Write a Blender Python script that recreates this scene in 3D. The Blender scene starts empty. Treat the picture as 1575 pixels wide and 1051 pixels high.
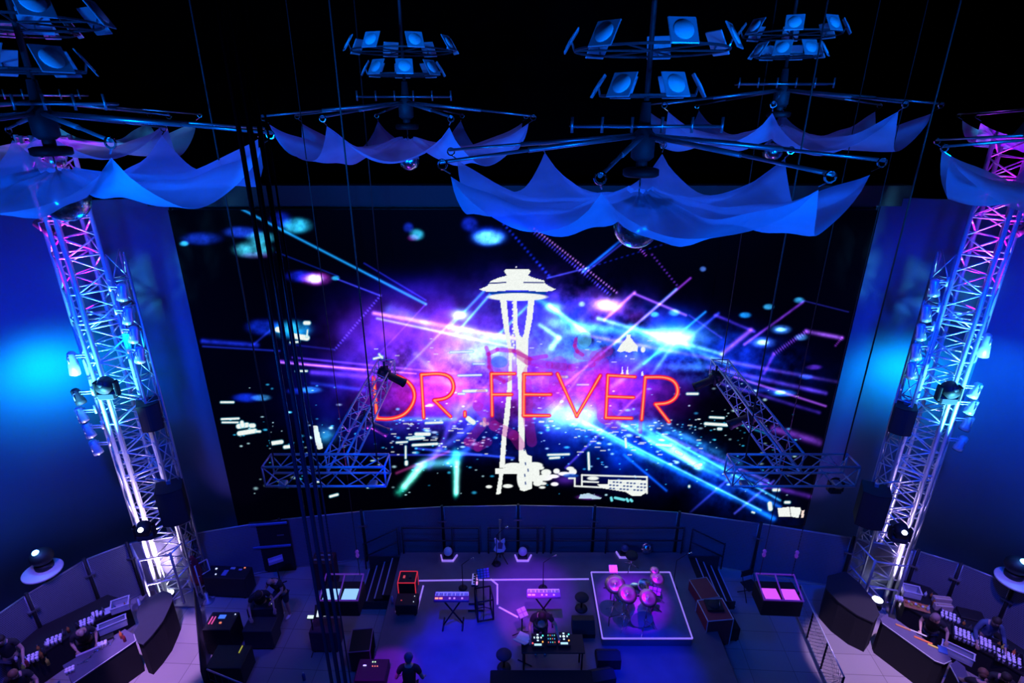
import bpy, bmesh, math, random
import numpy as np
from mathutils import Vector, Matrix
random.seed(7)
SC = bpy.context.scene; COL = SC.collection
R = math.radians; PI = math.pi

# ------------------------------------------------------------------ camera
PITCH, FOC, CZ = R(22), 880.0, 13.8
cd = bpy.data.cameras.new('camera'); cam = bpy.data.objects.new('camera', cd); COL.objects.link(cam)
cam.location = (0, 0, CZ); cam.rotation_euler = (R(90) - PITCH, 0, 0)
cd.sensor_width = 36; cd.lens = FOC * 36 / 1575; cd.clip_end = 200
SC.camera = cam
def ray(px, py):
    x, v = (px - 787.5) / FOC, (525.5 - py) / FOC
    return x, math.cos(PITCH) + v * math.sin(PITCH), -math.sin(PITCH) + v * math.cos(PITCH)
def az(px, py, z=0.0):            # where a sight line meets a level z
    x, y, u = ray(px, py); t = (z - CZ) / u; return Vector((x * t, y * t, z))
def ay(px, py, Y):                # where a sight line meets the upright plane at distance Y
    x, y, u = ray(px, py); t = Y / y; return Vector((x * t, Y, CZ + u * t))

# ------------------------------------------------------------------ world, exposure, lights
w = bpy.data.worlds.new('world'); SC.world = w; w.use_nodes = True
w.node_tree.nodes['Background'].inputs[0].default_value = (0.002, 0.004, 0.02, 1)
w.node_tree.nodes['Background'].inputs[1].default_value = 0.35
SC.view_settings.view_transform = 'Standard'; SC.view_settings.look = 'None'
SC.view_settings.gamma = 1; SC.view_settings.exposure = 0.0; SC.view_settings.use_curve_mapping = False
SC.cycles.max_bounces = 5; SC.cycles.diffuse_bounces = 2; SC.cycles.glossy_bounces = 2
SC.cycles.transparent_max_bounces = 12; SC.cycles.sample_clamp_indirect = 4

def spot(name, loc, aim, col, watts, deg, blend=.6, rad=.12):
    l = bpy.data.lights.new(name, 'SPOT'); l.color = col; l.energy = watts
    l.spot_size = R(deg); l.spot_blend = blend; l.shadow_soft_size = rad
    o = bpy.data.objects.new(name, l); COL.objects.link(o); o.location = loc
    o.rotation_euler = (Vector(aim) - Vector(loc)).to_track_quat('-Z', 'Y').to_euler(); return o
def lamp(name, loc, col, watts, rad=.08):
    l = bpy.data.lights.new(name, 'POINT'); l.color = col; l.energy = watts; l.shadow_soft_size = rad
    o = bpy.data.objects.new(name, l); COL.objects.link(o); o.location = loc; return o
CYAN, BLUE, DEEP = (.0, .40, 1), (.0, .08, 1), (.0, .02, 1)
VIO, MAG, LAV, PINK = (.28, .02, 1), (.62, .0, 1), (.68, .52, 1), (.72, .38, 1)
TL, TR = Vector((-10.45, 13.5, 0)), Vector((11.35, 13.5, 0))      # the two lattice towers
for s, T in ((1, TL), (-1, TR)):
    n = 'left' if s > 0 else 'right'
    # blue and cyan wash over the curved walls: the bright pool lies left of each tower
    if s > 0:
        spot('wall_pool_left', (-12.2, 13.5, 7.4), (-13.0, 14.6, 6.8), (.0, .46, 1), 520, 150, 1)
        spot('wall_pool_inner_left', (T.x + .9, 13.2, 8.6), ay(235, 580, 15.7), (.0, .16, 1), 420, 90, 1)
    else:
        spot('wall_pool_right', (11.35, 14.65, 6.7), (11.8, 15.7, 6.3), (.0, .46, 1), 380, 150, 1)
        spot('wall_pool_outer_right', (T.x + .8, 12.6, 8.6), ay(1520, 600, 14.0), (.0, .22, 1), 500, 80, 1)
    spot('wall_fill_' + n, (T.x + s * 3.0, 7.5, 12.3), (T.x - s * 2.0, 14.6, 4.6), (.0, .04, 1), 5000, 92, 1, .4)
    spot('wall_low_' + n, (T.x + s * 1.0, 14.5, 1.0), (T.x + s * 1.4, 16.0, 2.6), (.5, .2, 1), 45, 80, 1)
    # tower: pale violet from the floor, cyan in the middle, magenta above
    spot('tower_base_light_' + n, (T.x, 12.6, .25), (T.x, 13.45, 6.4), (.66, .50, 1), 3400, 28, .9)
    spot('tower_core_light_' + n, (T.x, 13.42, .3), (T.x, 13.5, 9), (.66, .48, 1), 1200, 46, .8)
    spot('tower_middle_light_' + n, (T.x - s * .3, 10.9, 4.6), (T.x, 13.5, 8.2), (.10, .62, 1), 9000, 42, 1)
    spot('tower_upper_light_' + n, (T.x - s * .4, 11.9, 8.4), (T.x - s * .05, 13.5, 12.0), (.62, .0, 1), 5500, 26, .8)
    spot('tower_top_light_' + n, (T.x + s * .02, 13.42, 9.0), (T.x, 13.45, 13), (.7, .0, 1), 1600, 40, .6)
    # unseen blue spots added behind the camera to brighten the canopies
    spot('added_canopy_wash_' + n, (-s * 7.0, -1.5, 10.5), (-s * 4.2, 9.8, 13.3), (.0, .15, 1), 7000, 60, .9, .3)
spot('added_canopy_wash_middle', (1.5, -1, 9.5), (1.2, 10, 13.2), (.0, .15, 1), 4300, 56, .9, .3)
spot('added_canopy_spot_far_left', (-5.5, 1, 12.6), (-2.6, 13.4, 13.6), (.0, .18, 1), 5500, 36, .8, .3)  # unseen spots added to turn the far canopies bluer
spot('added_canopy_spot_far_right', (9.0, 1, 12.4), (6.0, 13.4, 13.8), (.0, .18, 1), 5500, 36, .8, .3)
spot('added_canopy_spot_far_edge', (-12.5, 4, 12.2), (-10.2, 13.4, 13.6), (.0, .18, 1), 3500, 36, .8, .3)
spot('canopy_under', (1.2, 11.6, 7.5), (1.4, 8.8, 13.2), (.0, .12, 1), 1500, 110, 1, .3)
spot('canopy_under_left', (-6, 11.2, 8), (-6.4, 8.8, 13.2), (.0, .12, 1), 1500, 100, 1, .3)
spot('stage_violet', (.2, 9.0, 12.2), az(815, 915, .6), (.18, .0, 1), 13000, 15, .9)
spot('dj_violet', (.8, 6.5, 12.0), (.45, 11.2, 1.9), (.5, .05, 1), 5000, 8, .6)
spot('stage_blue', (-2.6, 8.0, 12.4), az(705, 1000, .6), (.0, .0, 1), 17000, 16, .9)
spot('stage_blue_front', (3.2, 7.0, 12.4), az(1000, 1035, .6), (.0, .0, 1), 15000, 15, .9)
spot('riser_violet', (3.0, 9.4, 12.3), az(975, 915, 1.2), (.28, .0, 1), 14000, 11.5, .8)
spot('stage_corner_violet', (-3.4, 6.5, 11.5), az(596, 1052, .3), (.3, .0, 1), 9000, 9, .4)
spot('tile_light_left', (-8.2, 8.6, 11.5), az(258, 1010, 0), (.62, .32, 1), 7500, 14, .5)
spot('tile_light_right', (8.6, 8.4, 11.5), az(1335, 1020, 0), (.74, .48, 1), 5500, 16, .25)
spot('bar_light_left', (-10.5, 8.8, 9.5), az(110, 980, 1), (.55, .26, 1), 1200, 40, 1)
spot('bar_light_right', (10.8, 8.6, 9.5), az(1490, 990, 1), (.66, .36, 1), 1300, 38, 1)
spot('added_truss_spot_blue', (-1.5, -1.5, 12.9), (1.0, 9.9, 7.2), (.0, .10, 1), 2800, 56, .8)  # unseen; this and the violet pair are added to brighten the trusses
spot('added_truss_spot_violet_left', (-3.2, 12.0, 4.4), (-3.75, 12.5, 7), (.45, .05, 1), 380, 70, .8)
spot('truss_violet_right', (6.6, 11.0, 4.6), (5.8, 12.2, 7), (.35, .12, 1), 320, 80, .8)
spot('backstage_blue', (0, 6, 12.6), (0, 15.4, 1.6), (.0, .06, 1), 1900, 96, 1, .4)
spot('backstage_warm', (-5.5, 8, 11.5), az(430, 900, .8), (.45, .08, .9), 250, 30, 1)

# ------------------------------------------------------------------ materials
MATS = {}
def mat(name, col, rough=.5, metal=0., emit=None, power=0., noise=.12, scale=8.):
    if name in MATS: return MATS[name]
    m = bpy.data.materials.new(name); m.use_nodes = True; nt = m.node_tree; b = nt.nodes['Principled BSDF']
    c = (*col, 1)
    b.inputs['Roughness'].default_value = rough; b.inputs['Metallic'].default_value = metal
    if noise:
        tc = nt.nodes.new('ShaderNodeTexCoord'); nz = nt.nodes.new('ShaderNodeTexNoise'); nz.inputs['Scale'].default_value = scale
        mx = nt.nodes.new('ShaderNodeMix'); mx.data_type = 'RGBA'
        mx.inputs[6].default_value = (*[v * (1 - noise) for v in col], 1); mx.inputs[7].default_value = (*[min(1, v * (1 + noise)) for v in col], 1)
        nt.links.new(tc.outputs['Object'], nz.inputs['Vector']); nt.links.new(nz.outputs[0], mx.inputs[0]); nt.links.new(mx.outputs[2], b.inputs['Base Color'])
    else: b.inputs['Base Color'].default_value = c
    if emit: b.inputs['Emission Color'].default_value = (*emit, 1); b.inputs['Emission Strength'].default_value = power
    MATS[name] = m; return m
alu = mat('aluminium', (.74, .75, .78), .34, .35, scale=20)
aludull = mat('aluminium_dull', (.5, .51, .55), .4, .7)
black = mat('black_paint', (.008, .008, .010), .6)
void = mat('blackout_paint', (.0006, .0006, .0008), 1.); void.node_tree.nodes['Principled BSDF'].inputs['Specular IOR Level'].default_value = 0
blackcloth = mat('black_drape', (.008, .008, .010), .95)
rubber = mat('rubber', (.02, .02, .02), .8)
darkgrey = mat('dark_grey', (.03, .03, .036), .6)
steel = mat('steel', (.35, .36, .4), .35, .9)
white = mat('white_plastic', (.75, .75, .75), .4)
chrome = mat('chrome', (.8, .8, .82), .12, 1)
redcase = mat('red_case', (.28, .03, .04), .5)
skin = mat('skin', (.55, .33, .25), .55)
hairm = mat('dark_hair', (.03, .02, .015), .7)
shirtm = mat('black_shirt', (.02, .02, .024), .85)
jeans = mat('dark_jeans', (.03, .035, .06), .85)
tapem = mat('white_edge_strip', (.85, .82, .9), .5, emit=(.42, .22, 1), power=.55)
redled = mat('red_strip', (.8, .05, .05), .4, emit=(1, .03, .05), power=.6)
glow_w = mat('lamp_lens', (1, 1, 1), .3, emit=(.75, .82, 1), power=6)
glow_b = mat('blue_lamp_lens', (.3, .5, 1), .3, emit=(.12, .35, 1), power=9)
amber = mat('amber_bottle', (.5, .2, .05), .2)
greenp = mat('green_plastic', (.25, .35, .05), .5)
bluep = mat('blue_plastic', (.04, .1, .4), .5)
tan = mat('cardboard', (.6, .45, .38), .7)
pink = mat('drum_shell', (.55, .3, .5), .3)
drumskin = mat('drum_head', (.75, .68, .78), .5)
brass = mat('cymbal_bronze', (.75, .5, .45), .3, .7)
orange = mat('orange_food', (.75, .2, .05), .5)
yellow = mat('yellow_plastic', (.7, .6, .08), .5)
keyw = mat('white_keys', (.85, .85, .88), .35)

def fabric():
    m = bpy.data.materials.new('blue_lit_sheer_fabric'); m.use_nodes = True; nt = m.node_tree; nt.nodes.clear()
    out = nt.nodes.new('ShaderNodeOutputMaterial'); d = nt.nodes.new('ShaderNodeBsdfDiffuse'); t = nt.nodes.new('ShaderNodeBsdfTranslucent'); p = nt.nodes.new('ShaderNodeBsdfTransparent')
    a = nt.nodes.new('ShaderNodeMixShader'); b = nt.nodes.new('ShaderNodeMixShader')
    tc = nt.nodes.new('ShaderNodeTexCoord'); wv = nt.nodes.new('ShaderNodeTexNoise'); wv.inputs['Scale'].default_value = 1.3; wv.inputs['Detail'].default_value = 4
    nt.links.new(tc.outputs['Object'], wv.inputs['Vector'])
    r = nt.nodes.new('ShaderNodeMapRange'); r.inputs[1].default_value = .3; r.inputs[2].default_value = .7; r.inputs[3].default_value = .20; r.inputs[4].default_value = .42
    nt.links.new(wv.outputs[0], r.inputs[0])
    for x in (d, t): x.inputs[0].default_value = (.38, .56, .92, 1)  # white cloth with the blue of the stage light put into its colour
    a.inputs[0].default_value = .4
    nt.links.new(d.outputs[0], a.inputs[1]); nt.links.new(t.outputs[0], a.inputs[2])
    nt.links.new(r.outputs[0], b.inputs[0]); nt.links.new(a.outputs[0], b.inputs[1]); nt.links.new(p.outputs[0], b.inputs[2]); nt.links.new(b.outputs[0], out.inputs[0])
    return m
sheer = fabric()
def glass(name, col, alpha):
    m = bpy.data.materials.new(name); m.use_nodes = True; nt = m.node_tree; b = nt.nodes['Principled BSDF']
    b.inputs['Base Color'].default_value = (*col, 1); b.inputs['Roughness'].default_value = .15
    b.inputs['Alpha'].default_value = alpha
    return m
tubm = glass('clear_tub_plastic', (.8, .8, .85), .55)
def tiles():
    m = mat('floor_tiles', (.5, .46, .45), .45, noise=0); nt = m.node_tree; b = nt.nodes['Principled BSDF']
    tc = nt.nodes.new('ShaderNodeTexCoord'); br = nt.nodes.new('ShaderNodeTexBrick')
    mp = nt.nodes.new('ShaderNodeMapping'); mp.inputs['Rotation'].default_value = (0, 0, R(3))
    br.offset = 0; br.inputs['Scale'].default_value = 1; br.inputs['Brick Width'].default_value = 1.15; br.inputs['Row Height'].default_value = .62
    br.inputs['Mortar Size'].default_value = .008
    br.inputs['Color1'].default_value = (.34, .31, .30, 1); br.inputs['Color2'].default_value = (.39, .35, .34, 1); br.inputs['Mortar'].default_value = (.17, .15, .15, 1)
    nt.links.new(tc.outputs['Object'], mp.inputs[0]); nt.links.new(mp.outputs[0], br.inputs['Vector']); nt.links.new(br.outputs[0], b.inputs['Base Color'])
    return m
def meshpanel():
    m = mat('fence_mesh_scrim', (.16, .17, .22), .5, .2, noise=0); nt = m.node_tree; b = nt.nodes['Principled BSDF']
    tc = nt.nodes.new('ShaderNodeTexCoord'); br = nt.nodes.new('ShaderNodeTexBrick')
    mp = nt.nodes.new('ShaderNodeMapping'); mp.inputs['Rotation'].default_value = (R(90), 0, 0)
    br.inputs['Scale'].default_value = 1; br.inputs['Brick Width'].default_value = .035; br.inputs['Row Height'].default_value = .06; br.inputs['Mortar Size'].default_value = .010
    br.inputs['Color1'].default_value = (.06, .065, .085, 1); br.inputs['Color2'].default_value = (.10, .10, .14, 1); br.inputs['Mortar'].default_value = (.26, .27, .33, 1)
    nt.links.new(tc.outputs['Object'], mp.inputs[0]); nt.links.new(mp.outputs[0], br.inputs['Vector']); nt.links.new(br.outputs[0], b.inputs['Base Color'])
    return m
def walls():
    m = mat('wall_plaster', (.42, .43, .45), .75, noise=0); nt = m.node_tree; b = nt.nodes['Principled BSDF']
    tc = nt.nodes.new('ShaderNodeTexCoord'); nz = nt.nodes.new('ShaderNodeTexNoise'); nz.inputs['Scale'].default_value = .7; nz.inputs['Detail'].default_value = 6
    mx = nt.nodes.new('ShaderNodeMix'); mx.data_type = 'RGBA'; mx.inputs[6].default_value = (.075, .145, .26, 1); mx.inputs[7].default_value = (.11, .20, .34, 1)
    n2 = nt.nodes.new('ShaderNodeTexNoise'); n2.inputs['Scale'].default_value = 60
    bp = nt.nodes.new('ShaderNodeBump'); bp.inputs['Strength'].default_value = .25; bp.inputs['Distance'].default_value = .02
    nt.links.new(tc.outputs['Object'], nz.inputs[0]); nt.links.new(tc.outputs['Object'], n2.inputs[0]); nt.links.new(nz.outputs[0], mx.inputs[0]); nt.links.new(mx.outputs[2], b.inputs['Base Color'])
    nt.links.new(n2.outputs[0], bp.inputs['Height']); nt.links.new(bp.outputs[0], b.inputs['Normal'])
    return m
def mirrorball():
    m = mat('mirror_tiles', (.8, .82, .86), .08, 1, noise=0); nt = m.node_tree; b = nt.nodes['Principled BSDF']
    tc = nt.nodes.new('ShaderNodeTexCoord'); v = nt.nodes.new('ShaderNodeTexVoronoi'); v.inputs['Scale'].default_value = 26
    bp = nt.nodes.new('ShaderNodeBump'); bp.inputs['Strength'].default_value = .8
    mx = nt.nodes.new('ShaderNodeMix'); mx.data_type = 'RGBA'; mx.inputs[6].default_value = (.25, .28, .4, 1); mx.inputs[7].default_value = (1, 1, 1, 1)
    nt.links.new(tc.outputs['Object'], v.inputs['Vector']); nt.links.new(v.outputs['Color'], mx.inputs[0]); nt.links.new(v.outputs['Color'], bp.inputs['Height'])
    nt.links.new(mx.outputs[2], b.inputs['Base Color']); nt.links.new(bp.outputs[0], b.inputs['Normal']); b.inputs['Roughness'].default_value = .2
    return m
tilem, fencem, wallm, ballm = tiles(), meshpanel(), walls(), mirrorball()
deckm = mat('stage_deck', (.13, .13, .15), .5, noise=.3, scale=2)

# ------------------------------------------------------------------ mesh helpers
class MB:
    def __init__(s): s.v = []; s.f = []; s.sm = []
    def add(s, vs, fs, M=None, smooth=False):
        n = len(s.v); s.v += [(M @ Vector(p)) if M else Vector(p) for p in vs]
        s.f += [tuple(i + n for i in f) for f in fs]; s.sm += [smooth] * len(fs); return s
    def box(s, c, d, rz=0, rx=0, ry=0, bev=0):
        x, y, z = d[0] / 2, d[1] / 2, d[2] / 2
        M = Matrix.Translation(c) @ Matrix.Rotation(rz, 4, 'Z') @ Matrix.Rotation(ry, 4, 'Y') @ Matrix.Rotation(rx, 4, 'X')
        b = min(bev, x * .9, y * .9, z * .9)
        if b <= 0:
            return s.add([(i, j, k) for i in (-x, x) for j in (-y, y) for k in (-z, z)], [(0, 1, 3, 2), (4, 6, 7, 5), (0, 4, 5, 1), (2, 3, 7, 6), (0, 2, 6, 4), (1, 5, 7, 3)], M)
        vs = []; 
        for k, (zx, ins) in enumerate(((-z, b), (-z + b, 0), (z - b, 0), (z, b))):
            a, c2 = x - ins, y - ins
            vs += [(-a + b, -c2, zx), (a - b, -c2, zx), (a, -c2 + b, zx), (a, c2 - b, zx), (a - b, c2, zx), (-a + b, c2, zx), (-a, c2 - b, zx), (-a, -c2 + b, zx)]
        fs = [tuple(range(7, -1, -1)), tuple(range(24, 32))]
        for k in range(3):
            for i in range(8): j = (i + 1) % 8; fs.append((k * 8 + i, k * 8 + j, k * 8 + 8 + j, k * 8 + 8 + i))
        return s.add(vs, fs, M)
    def tube(s, a, b, r, n=6, r2=None):
        a, b = Vector(a), Vector(b); d = b - a
        if d.length < 1e-6: return s
        q = d.to_track_quat('Z', 'Y').to_matrix(); r2 = r if r2 is None else r2; vs = []
        for p, rr in ((a, r), (b, r2)):
            for i in range(n): t = 2 * PI * i / n; vs.append(p + q @ Vector((rr * math.cos(t), rr * math.sin(t), 0)))
        fs = [(i, (i + 1) % n, n + (i + 1) % n, n + i) for i in range(n)]
        k = len(s.v); s.v += vs; s.f += [tuple(i + k for i in f) for f in fs]; s.sm += [n > 5] * n
        s.f += [tuple(k + i for i in range(n - 1, -1, -1)), tuple(k + n + i for i in range(n))]; s.sm += [False, False]; return s
    def path(s, pts, r, n=6):
        for a, b in zip(pts, pts[1:]): s.tube(a, b, r, n)
        return s
    def lathe(s, prof, c=(0, 0, 0), n=20, M=None):
        T = Matrix.Translation(c) @ (M if M else Matrix.Identity(4)); vs = []; fs = []
        for r, z in prof:
            for i in range(n): t = 2 * PI * i / n; vs.append((r * math.cos(t), r * math.sin(t), z))
        for k in range(len(prof) - 1):
            for i in range(n): j = (i + 1) % n; fs.append((k * n + i, k * n + j, (k + 1) * n + j, (k + 1) * n + i))
        fs.append(tuple(range(n - 1, -1, -1))); fs.append(tuple(range((len(prof) - 1) * n, len(prof) * n)))
        return s.add(vs, fs, T, True)
    def ball(s, c, r, n=14, m=8, sc=(1, 1, 1), M=None):
        prof = [(max(1e-4, r * math.sin(PI * k / m)), -r * math.cos(PI * k / m)) for k in range(m + 1)]
        S = Matrix.Diagonal((*sc, 1)); return s.lathe(prof, c, n, (M @ S) if M else S)
    def prism(s, pts, z0, z1, M=None):
        n = len(pts); vs = [(x, y, z0) for x, y in pts] + [(x, y, z1) for x, y in pts]
        return s.add(vs, [tuple(range(n - 1, -1, -1)), tuple(range(n, 2 * n))] + [(i, (i + 1) % n, n + (i + 1) % n, n + i) for i in range(n)], M)
    def build(s, name, m, parent=None, loc=None, rz=0, rot=None):
        me = bpy.data.meshes.new(name); me.from_pydata([tuple(p) for p in s.v], [], s.f); me.materials.append(m)
        me.polygons.foreach_set('use_smooth', s.sm); me.validate(); me.update()
        o = bpy.data.objects.new(name, me); COL.objects.link(o); o.parent = parent
        if loc is not None: o.location = loc
        o.rotation_euler = rot if rot else (0, 0, rz); return o
def tag(o, label=None, cat=None, group=None, kind=None):
    for k, v in (('label', label), ('category', cat), ('group', group), ('kind', kind)):
        if v: o[k] = v
    return o
def thing(name, label, cat, loc=(0, 0, 0), rz=0, group=None):
    o = bpy.data.objects.new(name, None); COL.objects.link(o); o.location = loc; o.rotation_euler = (0, 0, rz); o.empty_display_size = .1
    return tag(o, label, cat, group)
def kids(o): return [c for c in COL.objects if c.parent == o]
CH = {}
def dup(root, loc, rz=None, label=None, rot=None):
    c = root.copy(); COL.objects.link(c); c.location = loc
    if rz is not None: c.rotation_euler = (0, 0, rz)
    if rot is not None: c.rotation_euler = rot
    if label: c['label'] = label
    def rec(src, dst):
        for ch in list(src.children):
            n = ch.copy(); COL.objects.link(n); n.parent = dst; rec(ch, n)
    rec(root, c); return c
def struct(name, b, m, loc=None): o = b.build(name, m, loc=loc); o['kind'] = 'structure'; return o
ORD = 'first second third fourth fifth sixth seventh eighth ninth tenth eleventh twelfth thirteenth fourteenth fifteenth sixteenth'.split()

# ------------------------------------------------------------------ setting
struct('floor', MB().box((0, 6, -.1), (44, 30, .2)), tilem)
struct('ceiling', MB().box((0, 6, 21.1), (44, 30, .2)), void)
struct('wall_back', MB().box((0, 20.5, 10.5), (44, .3, 21)), void)
WL = [(-9.55, 16.15), (-10.2, 16.05), (-11.2, 15.7), (-12.3, 15.05), (-13.4, 14.1), (-14.4, 12.8), (-15.1, 11.2), (-15.5, 9.3), (-15.7, 6.5), (-15.7, 2.5), (-15.7, -3)]
def curved(pts, z0, z1, th):
    b = MB(); n = len(pts); vs = []
    for k, (x, y) in enumerate(pts):
        a = Vector(pts[max(0, k - 1)]); c = Vector(pts[min(n - 1, k + 1)]); t = (c - a).normalized(); nn = Vector((-t.y, t.x)) * th
        vs += [(x, y, z0), (x, y, z1), (x + nn.x, y + nn.y, z1), (x + nn.x, y + nn.y, z0)]
    fs = []
    for k in range(n - 1):
        for i in range(4): j = (i + 1) % 4; fs.append((4 * k + i, 4 * k + j, 4 * k + 4 + j, 4 * k + 4 + i))
    fs += [(0, 1, 2, 3), tuple(4 * n - 4 + i for i in (3, 2, 1, 0))]
    return b.add(vs, fs, None, True)
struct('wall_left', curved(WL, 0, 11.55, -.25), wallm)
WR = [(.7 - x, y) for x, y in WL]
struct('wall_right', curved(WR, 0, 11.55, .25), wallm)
struct('trim_1', MB().box((.35, 16.32, 11.62), (21.2, .5, .55)), mat('bulkhead_paint', (.016, .018, .025), .9))
struct('wall_screen', MB().box((.35, 16.75, 5.9), (20.6, .3, 11.6)), black)

# ------------------------------------------------------------------ LED wall and its picture
X0, X1, Z0, Z1 = -9.50, 10.15, .45, 11.25
NX, NY = 960, 500
xs = np.linspace(X0, X1, NX); zs = np.linspace(Z0, Z1, NY); YS = 16.0
GX, GZ = np.meshgrid(xs, zs)
dz = GZ - CZ; dep = YS * math.cos(PITCH) - dz * math.sin(PITCH)
PX = 787.5 + FOC * GX / dep; PY = 525.5 - FOC * (YS * math.sin(PITCH) + dz * math.cos(PITCH)) / dep   # chart of the picture
IMG = np.zeros((NY, NX, 3)); IMG[:] = (.006, .008, .035)
rng = np.random.RandomState(3)
def vnoise(scale, seed, oct=4):
    r = np.random.RandomState(seed); out = np.zeros((NY, NX)); amp = 1; tot = 0
    for o in range(oct):
        gx, gy = PX / scale, PY / scale; gx = gx - gx.min(); gy = gy - gy.min()
        g = r.rand(int(gy.max()) + 3, int(gx.max()) + 3); ix, iy = gx.astype(int), gy.astype(int); fx, fy = gx - ix, gy - iy
        fx = fx * fx * (3 - 2 * fx); fy = fy * fy * (3 - 2 * fy)
        out += amp * ((g[iy, ix] * (1 - fx) + g[iy, ix + 1] * fx) * (1 - fy) + (g[iy + 1, ix] * (1 - fx) + g[iy + 1, ix + 1] * fx) * fy)
        tot += amp; amp *= .55; scale /= 2
    return out / tot
N1, N2, N3 = vnoise(60, 1), vnoise(22, 5), vnoise(12, 9)
PYR = PY[:, 0]
def rows(y0, y1):
    k = np.where((PYR >= y0) & (PYR <= y1))[0]; return slice(k[0], k[-1] + 1) if len(k) else slice(0, 0)
def c8(c): return np.array(c) / 255.
def glow(cx, cy, rx, ry, col, a=1., rot=0, p=1., tex=None):
    m = max(rx, ry) * 2.6; s = rows(cy - m, cy + m); dx, dy = PX[s] - cx, PY[s] - cy
    if rot: t = R(rot); dx, dy = dx * math.cos(t) + dy * math.sin(t), -dx * math.sin(t) + dy * math.cos(t)
    k = np.exp(-((dx / rx) ** 2 + (dy / ry) ** 2) ** p) * a
    if tex is not None: k = k * np.clip((tex[s] - .25) * 2.2, 0, 1.4)
    IMG[s] += k[..., None] * c8(col)
def seg(s, x0, y0, x1, y1):
    dx, dy = x1 - x0, y1 - y0; L2 = dx * dx + dy * dy + 1e-9; X, Y = PX[s] - x0, PY[s] - y0
    t = np.clip((X * dx + Y * dy) / L2, 0, 1); return np.hypot(X - t * dx, Y - t * dy), t
def line(x0, y0, x1, y1, wd, col, a=1., fade=0, dots=0, tex=None, w2=None):
    s = rows(min(y0, y1) - wd * 4 - 3, max(y0, y1) + wd * 4 + 3); d, t = seg(s, x0, y0, x1, y1)
    ww = wd + ((w2 if w2 is not None else wd) - wd) * t
    k = np.exp(-(d / ww) ** 2) * a
    if fade > 0: k *= (1 - t) ** fade
    if fade < 0: k *= t ** (-fade)
    if fade == 9: pass
    if dots: k *= .45 + .55 * np.cos(t * math.hypot(x1 - x0, y1 - y0) * 2 * PI / dots)
    if tex is not None: k = k * np.clip((tex[s] - .2) * 2.2, 0, 1.5)
    IMG[s] += k[..., None] * c8(col)
def over(s, al, col): IMG[s] = IMG[s] * (1 - al[..., None]) + al[..., None] * c8(col)
def oline(x0, y0, x1, y1, wd, col, a=1.):
    s = rows(min(y0, y1) - wd - 3, max(y0, y1) + wd + 3); d, t = seg(s, x0, y0, x1, y1); over(s, np.clip(wd - d + .5, 0, 1) * a, col)
def oell(cx, cy, rx, ry, col, a=1.):
    s = rows(cy - ry - 2, cy + ry + 2); d = np.hypot((PX[s] - cx) / rx, (PY[s] - cy) / ry); over(s, np.clip((1 - d) * min(rx, ry) + .5, 0, 1) * a, col)
def opoly(pts, col, a=1.):
    ys = [p[1] for p in pts]; s = rows(min(ys) - 1, max(ys) + 1); X, Y = PX[s], PY[s]; ins = np.zeros(X.shape, bool); n = len(pts)
    for i in range(n):
        (xa, ya), (xb, yb) = pts[i], pts[(i + 1) % n]
        if ya == yb: continue
        c = ((ya > Y) != (yb > Y)) & (X < (xb - xa) * (Y - ya) / (yb - ya) + xa); ins ^= c
    over(s, ins * a, col)
W, CY, BL, PU, MG = (235, 240, 235), (40, 170, 235), (15, 40, 215), (125, 40, 215), (190, 30, 185)
# colour clouds
glow(790, 545, 260, 105, (8, 18, 150), .95, p=1.4, tex=N1); glow(700, 525, 165, 80, (115, 40, 190), .95, p=1.6, tex=N1 * .5 + .35)
glow(640, 560, 110, 80, (70, 20, 150), .7, tex=N1); glow(910, 480, 130, 46, (90, 40, 190), .7, rot=18, tex=N2)
glow(1000, 515, 150, 45, (10, 60, 225), 1., rot=14, p=1.3, tex=N1); glow(900, 600, 150, 60, (120, 30, 180), .9, p=1.6, tex=N1 * .5 + .3)
glow(745, 545, 90, 40, (30, 90, 200), .7, tex=N2); glow(850, 560, 60, 45, (10, 80, 220), .8, tex=N2)
glow(1130, 560, 130, 40, (12, 20, 120), .7, rot=12, tex=N1); glow(560, 600, 110, 60, (12, 20, 120), .6, tex=N1)
glow(930, 690, 190, 45, (5, 35, 170), .8, rot=18, tex=N1); glow(1050, 720, 150, 25, (10, 60, 210), .8, rot=30, tex=N2)
glow(640, 660, 150, 30, (10, 15, 90), .8, tex=N1); glow(640, 445, 90, 25, (10, 12, 110), .7)
glow(790, 610, 150, 35, (120, 20, 120), .8, tex=N2 * .5 + .3); glow(655, 610, 70, 32, (150, 20, 140), .8)
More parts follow.
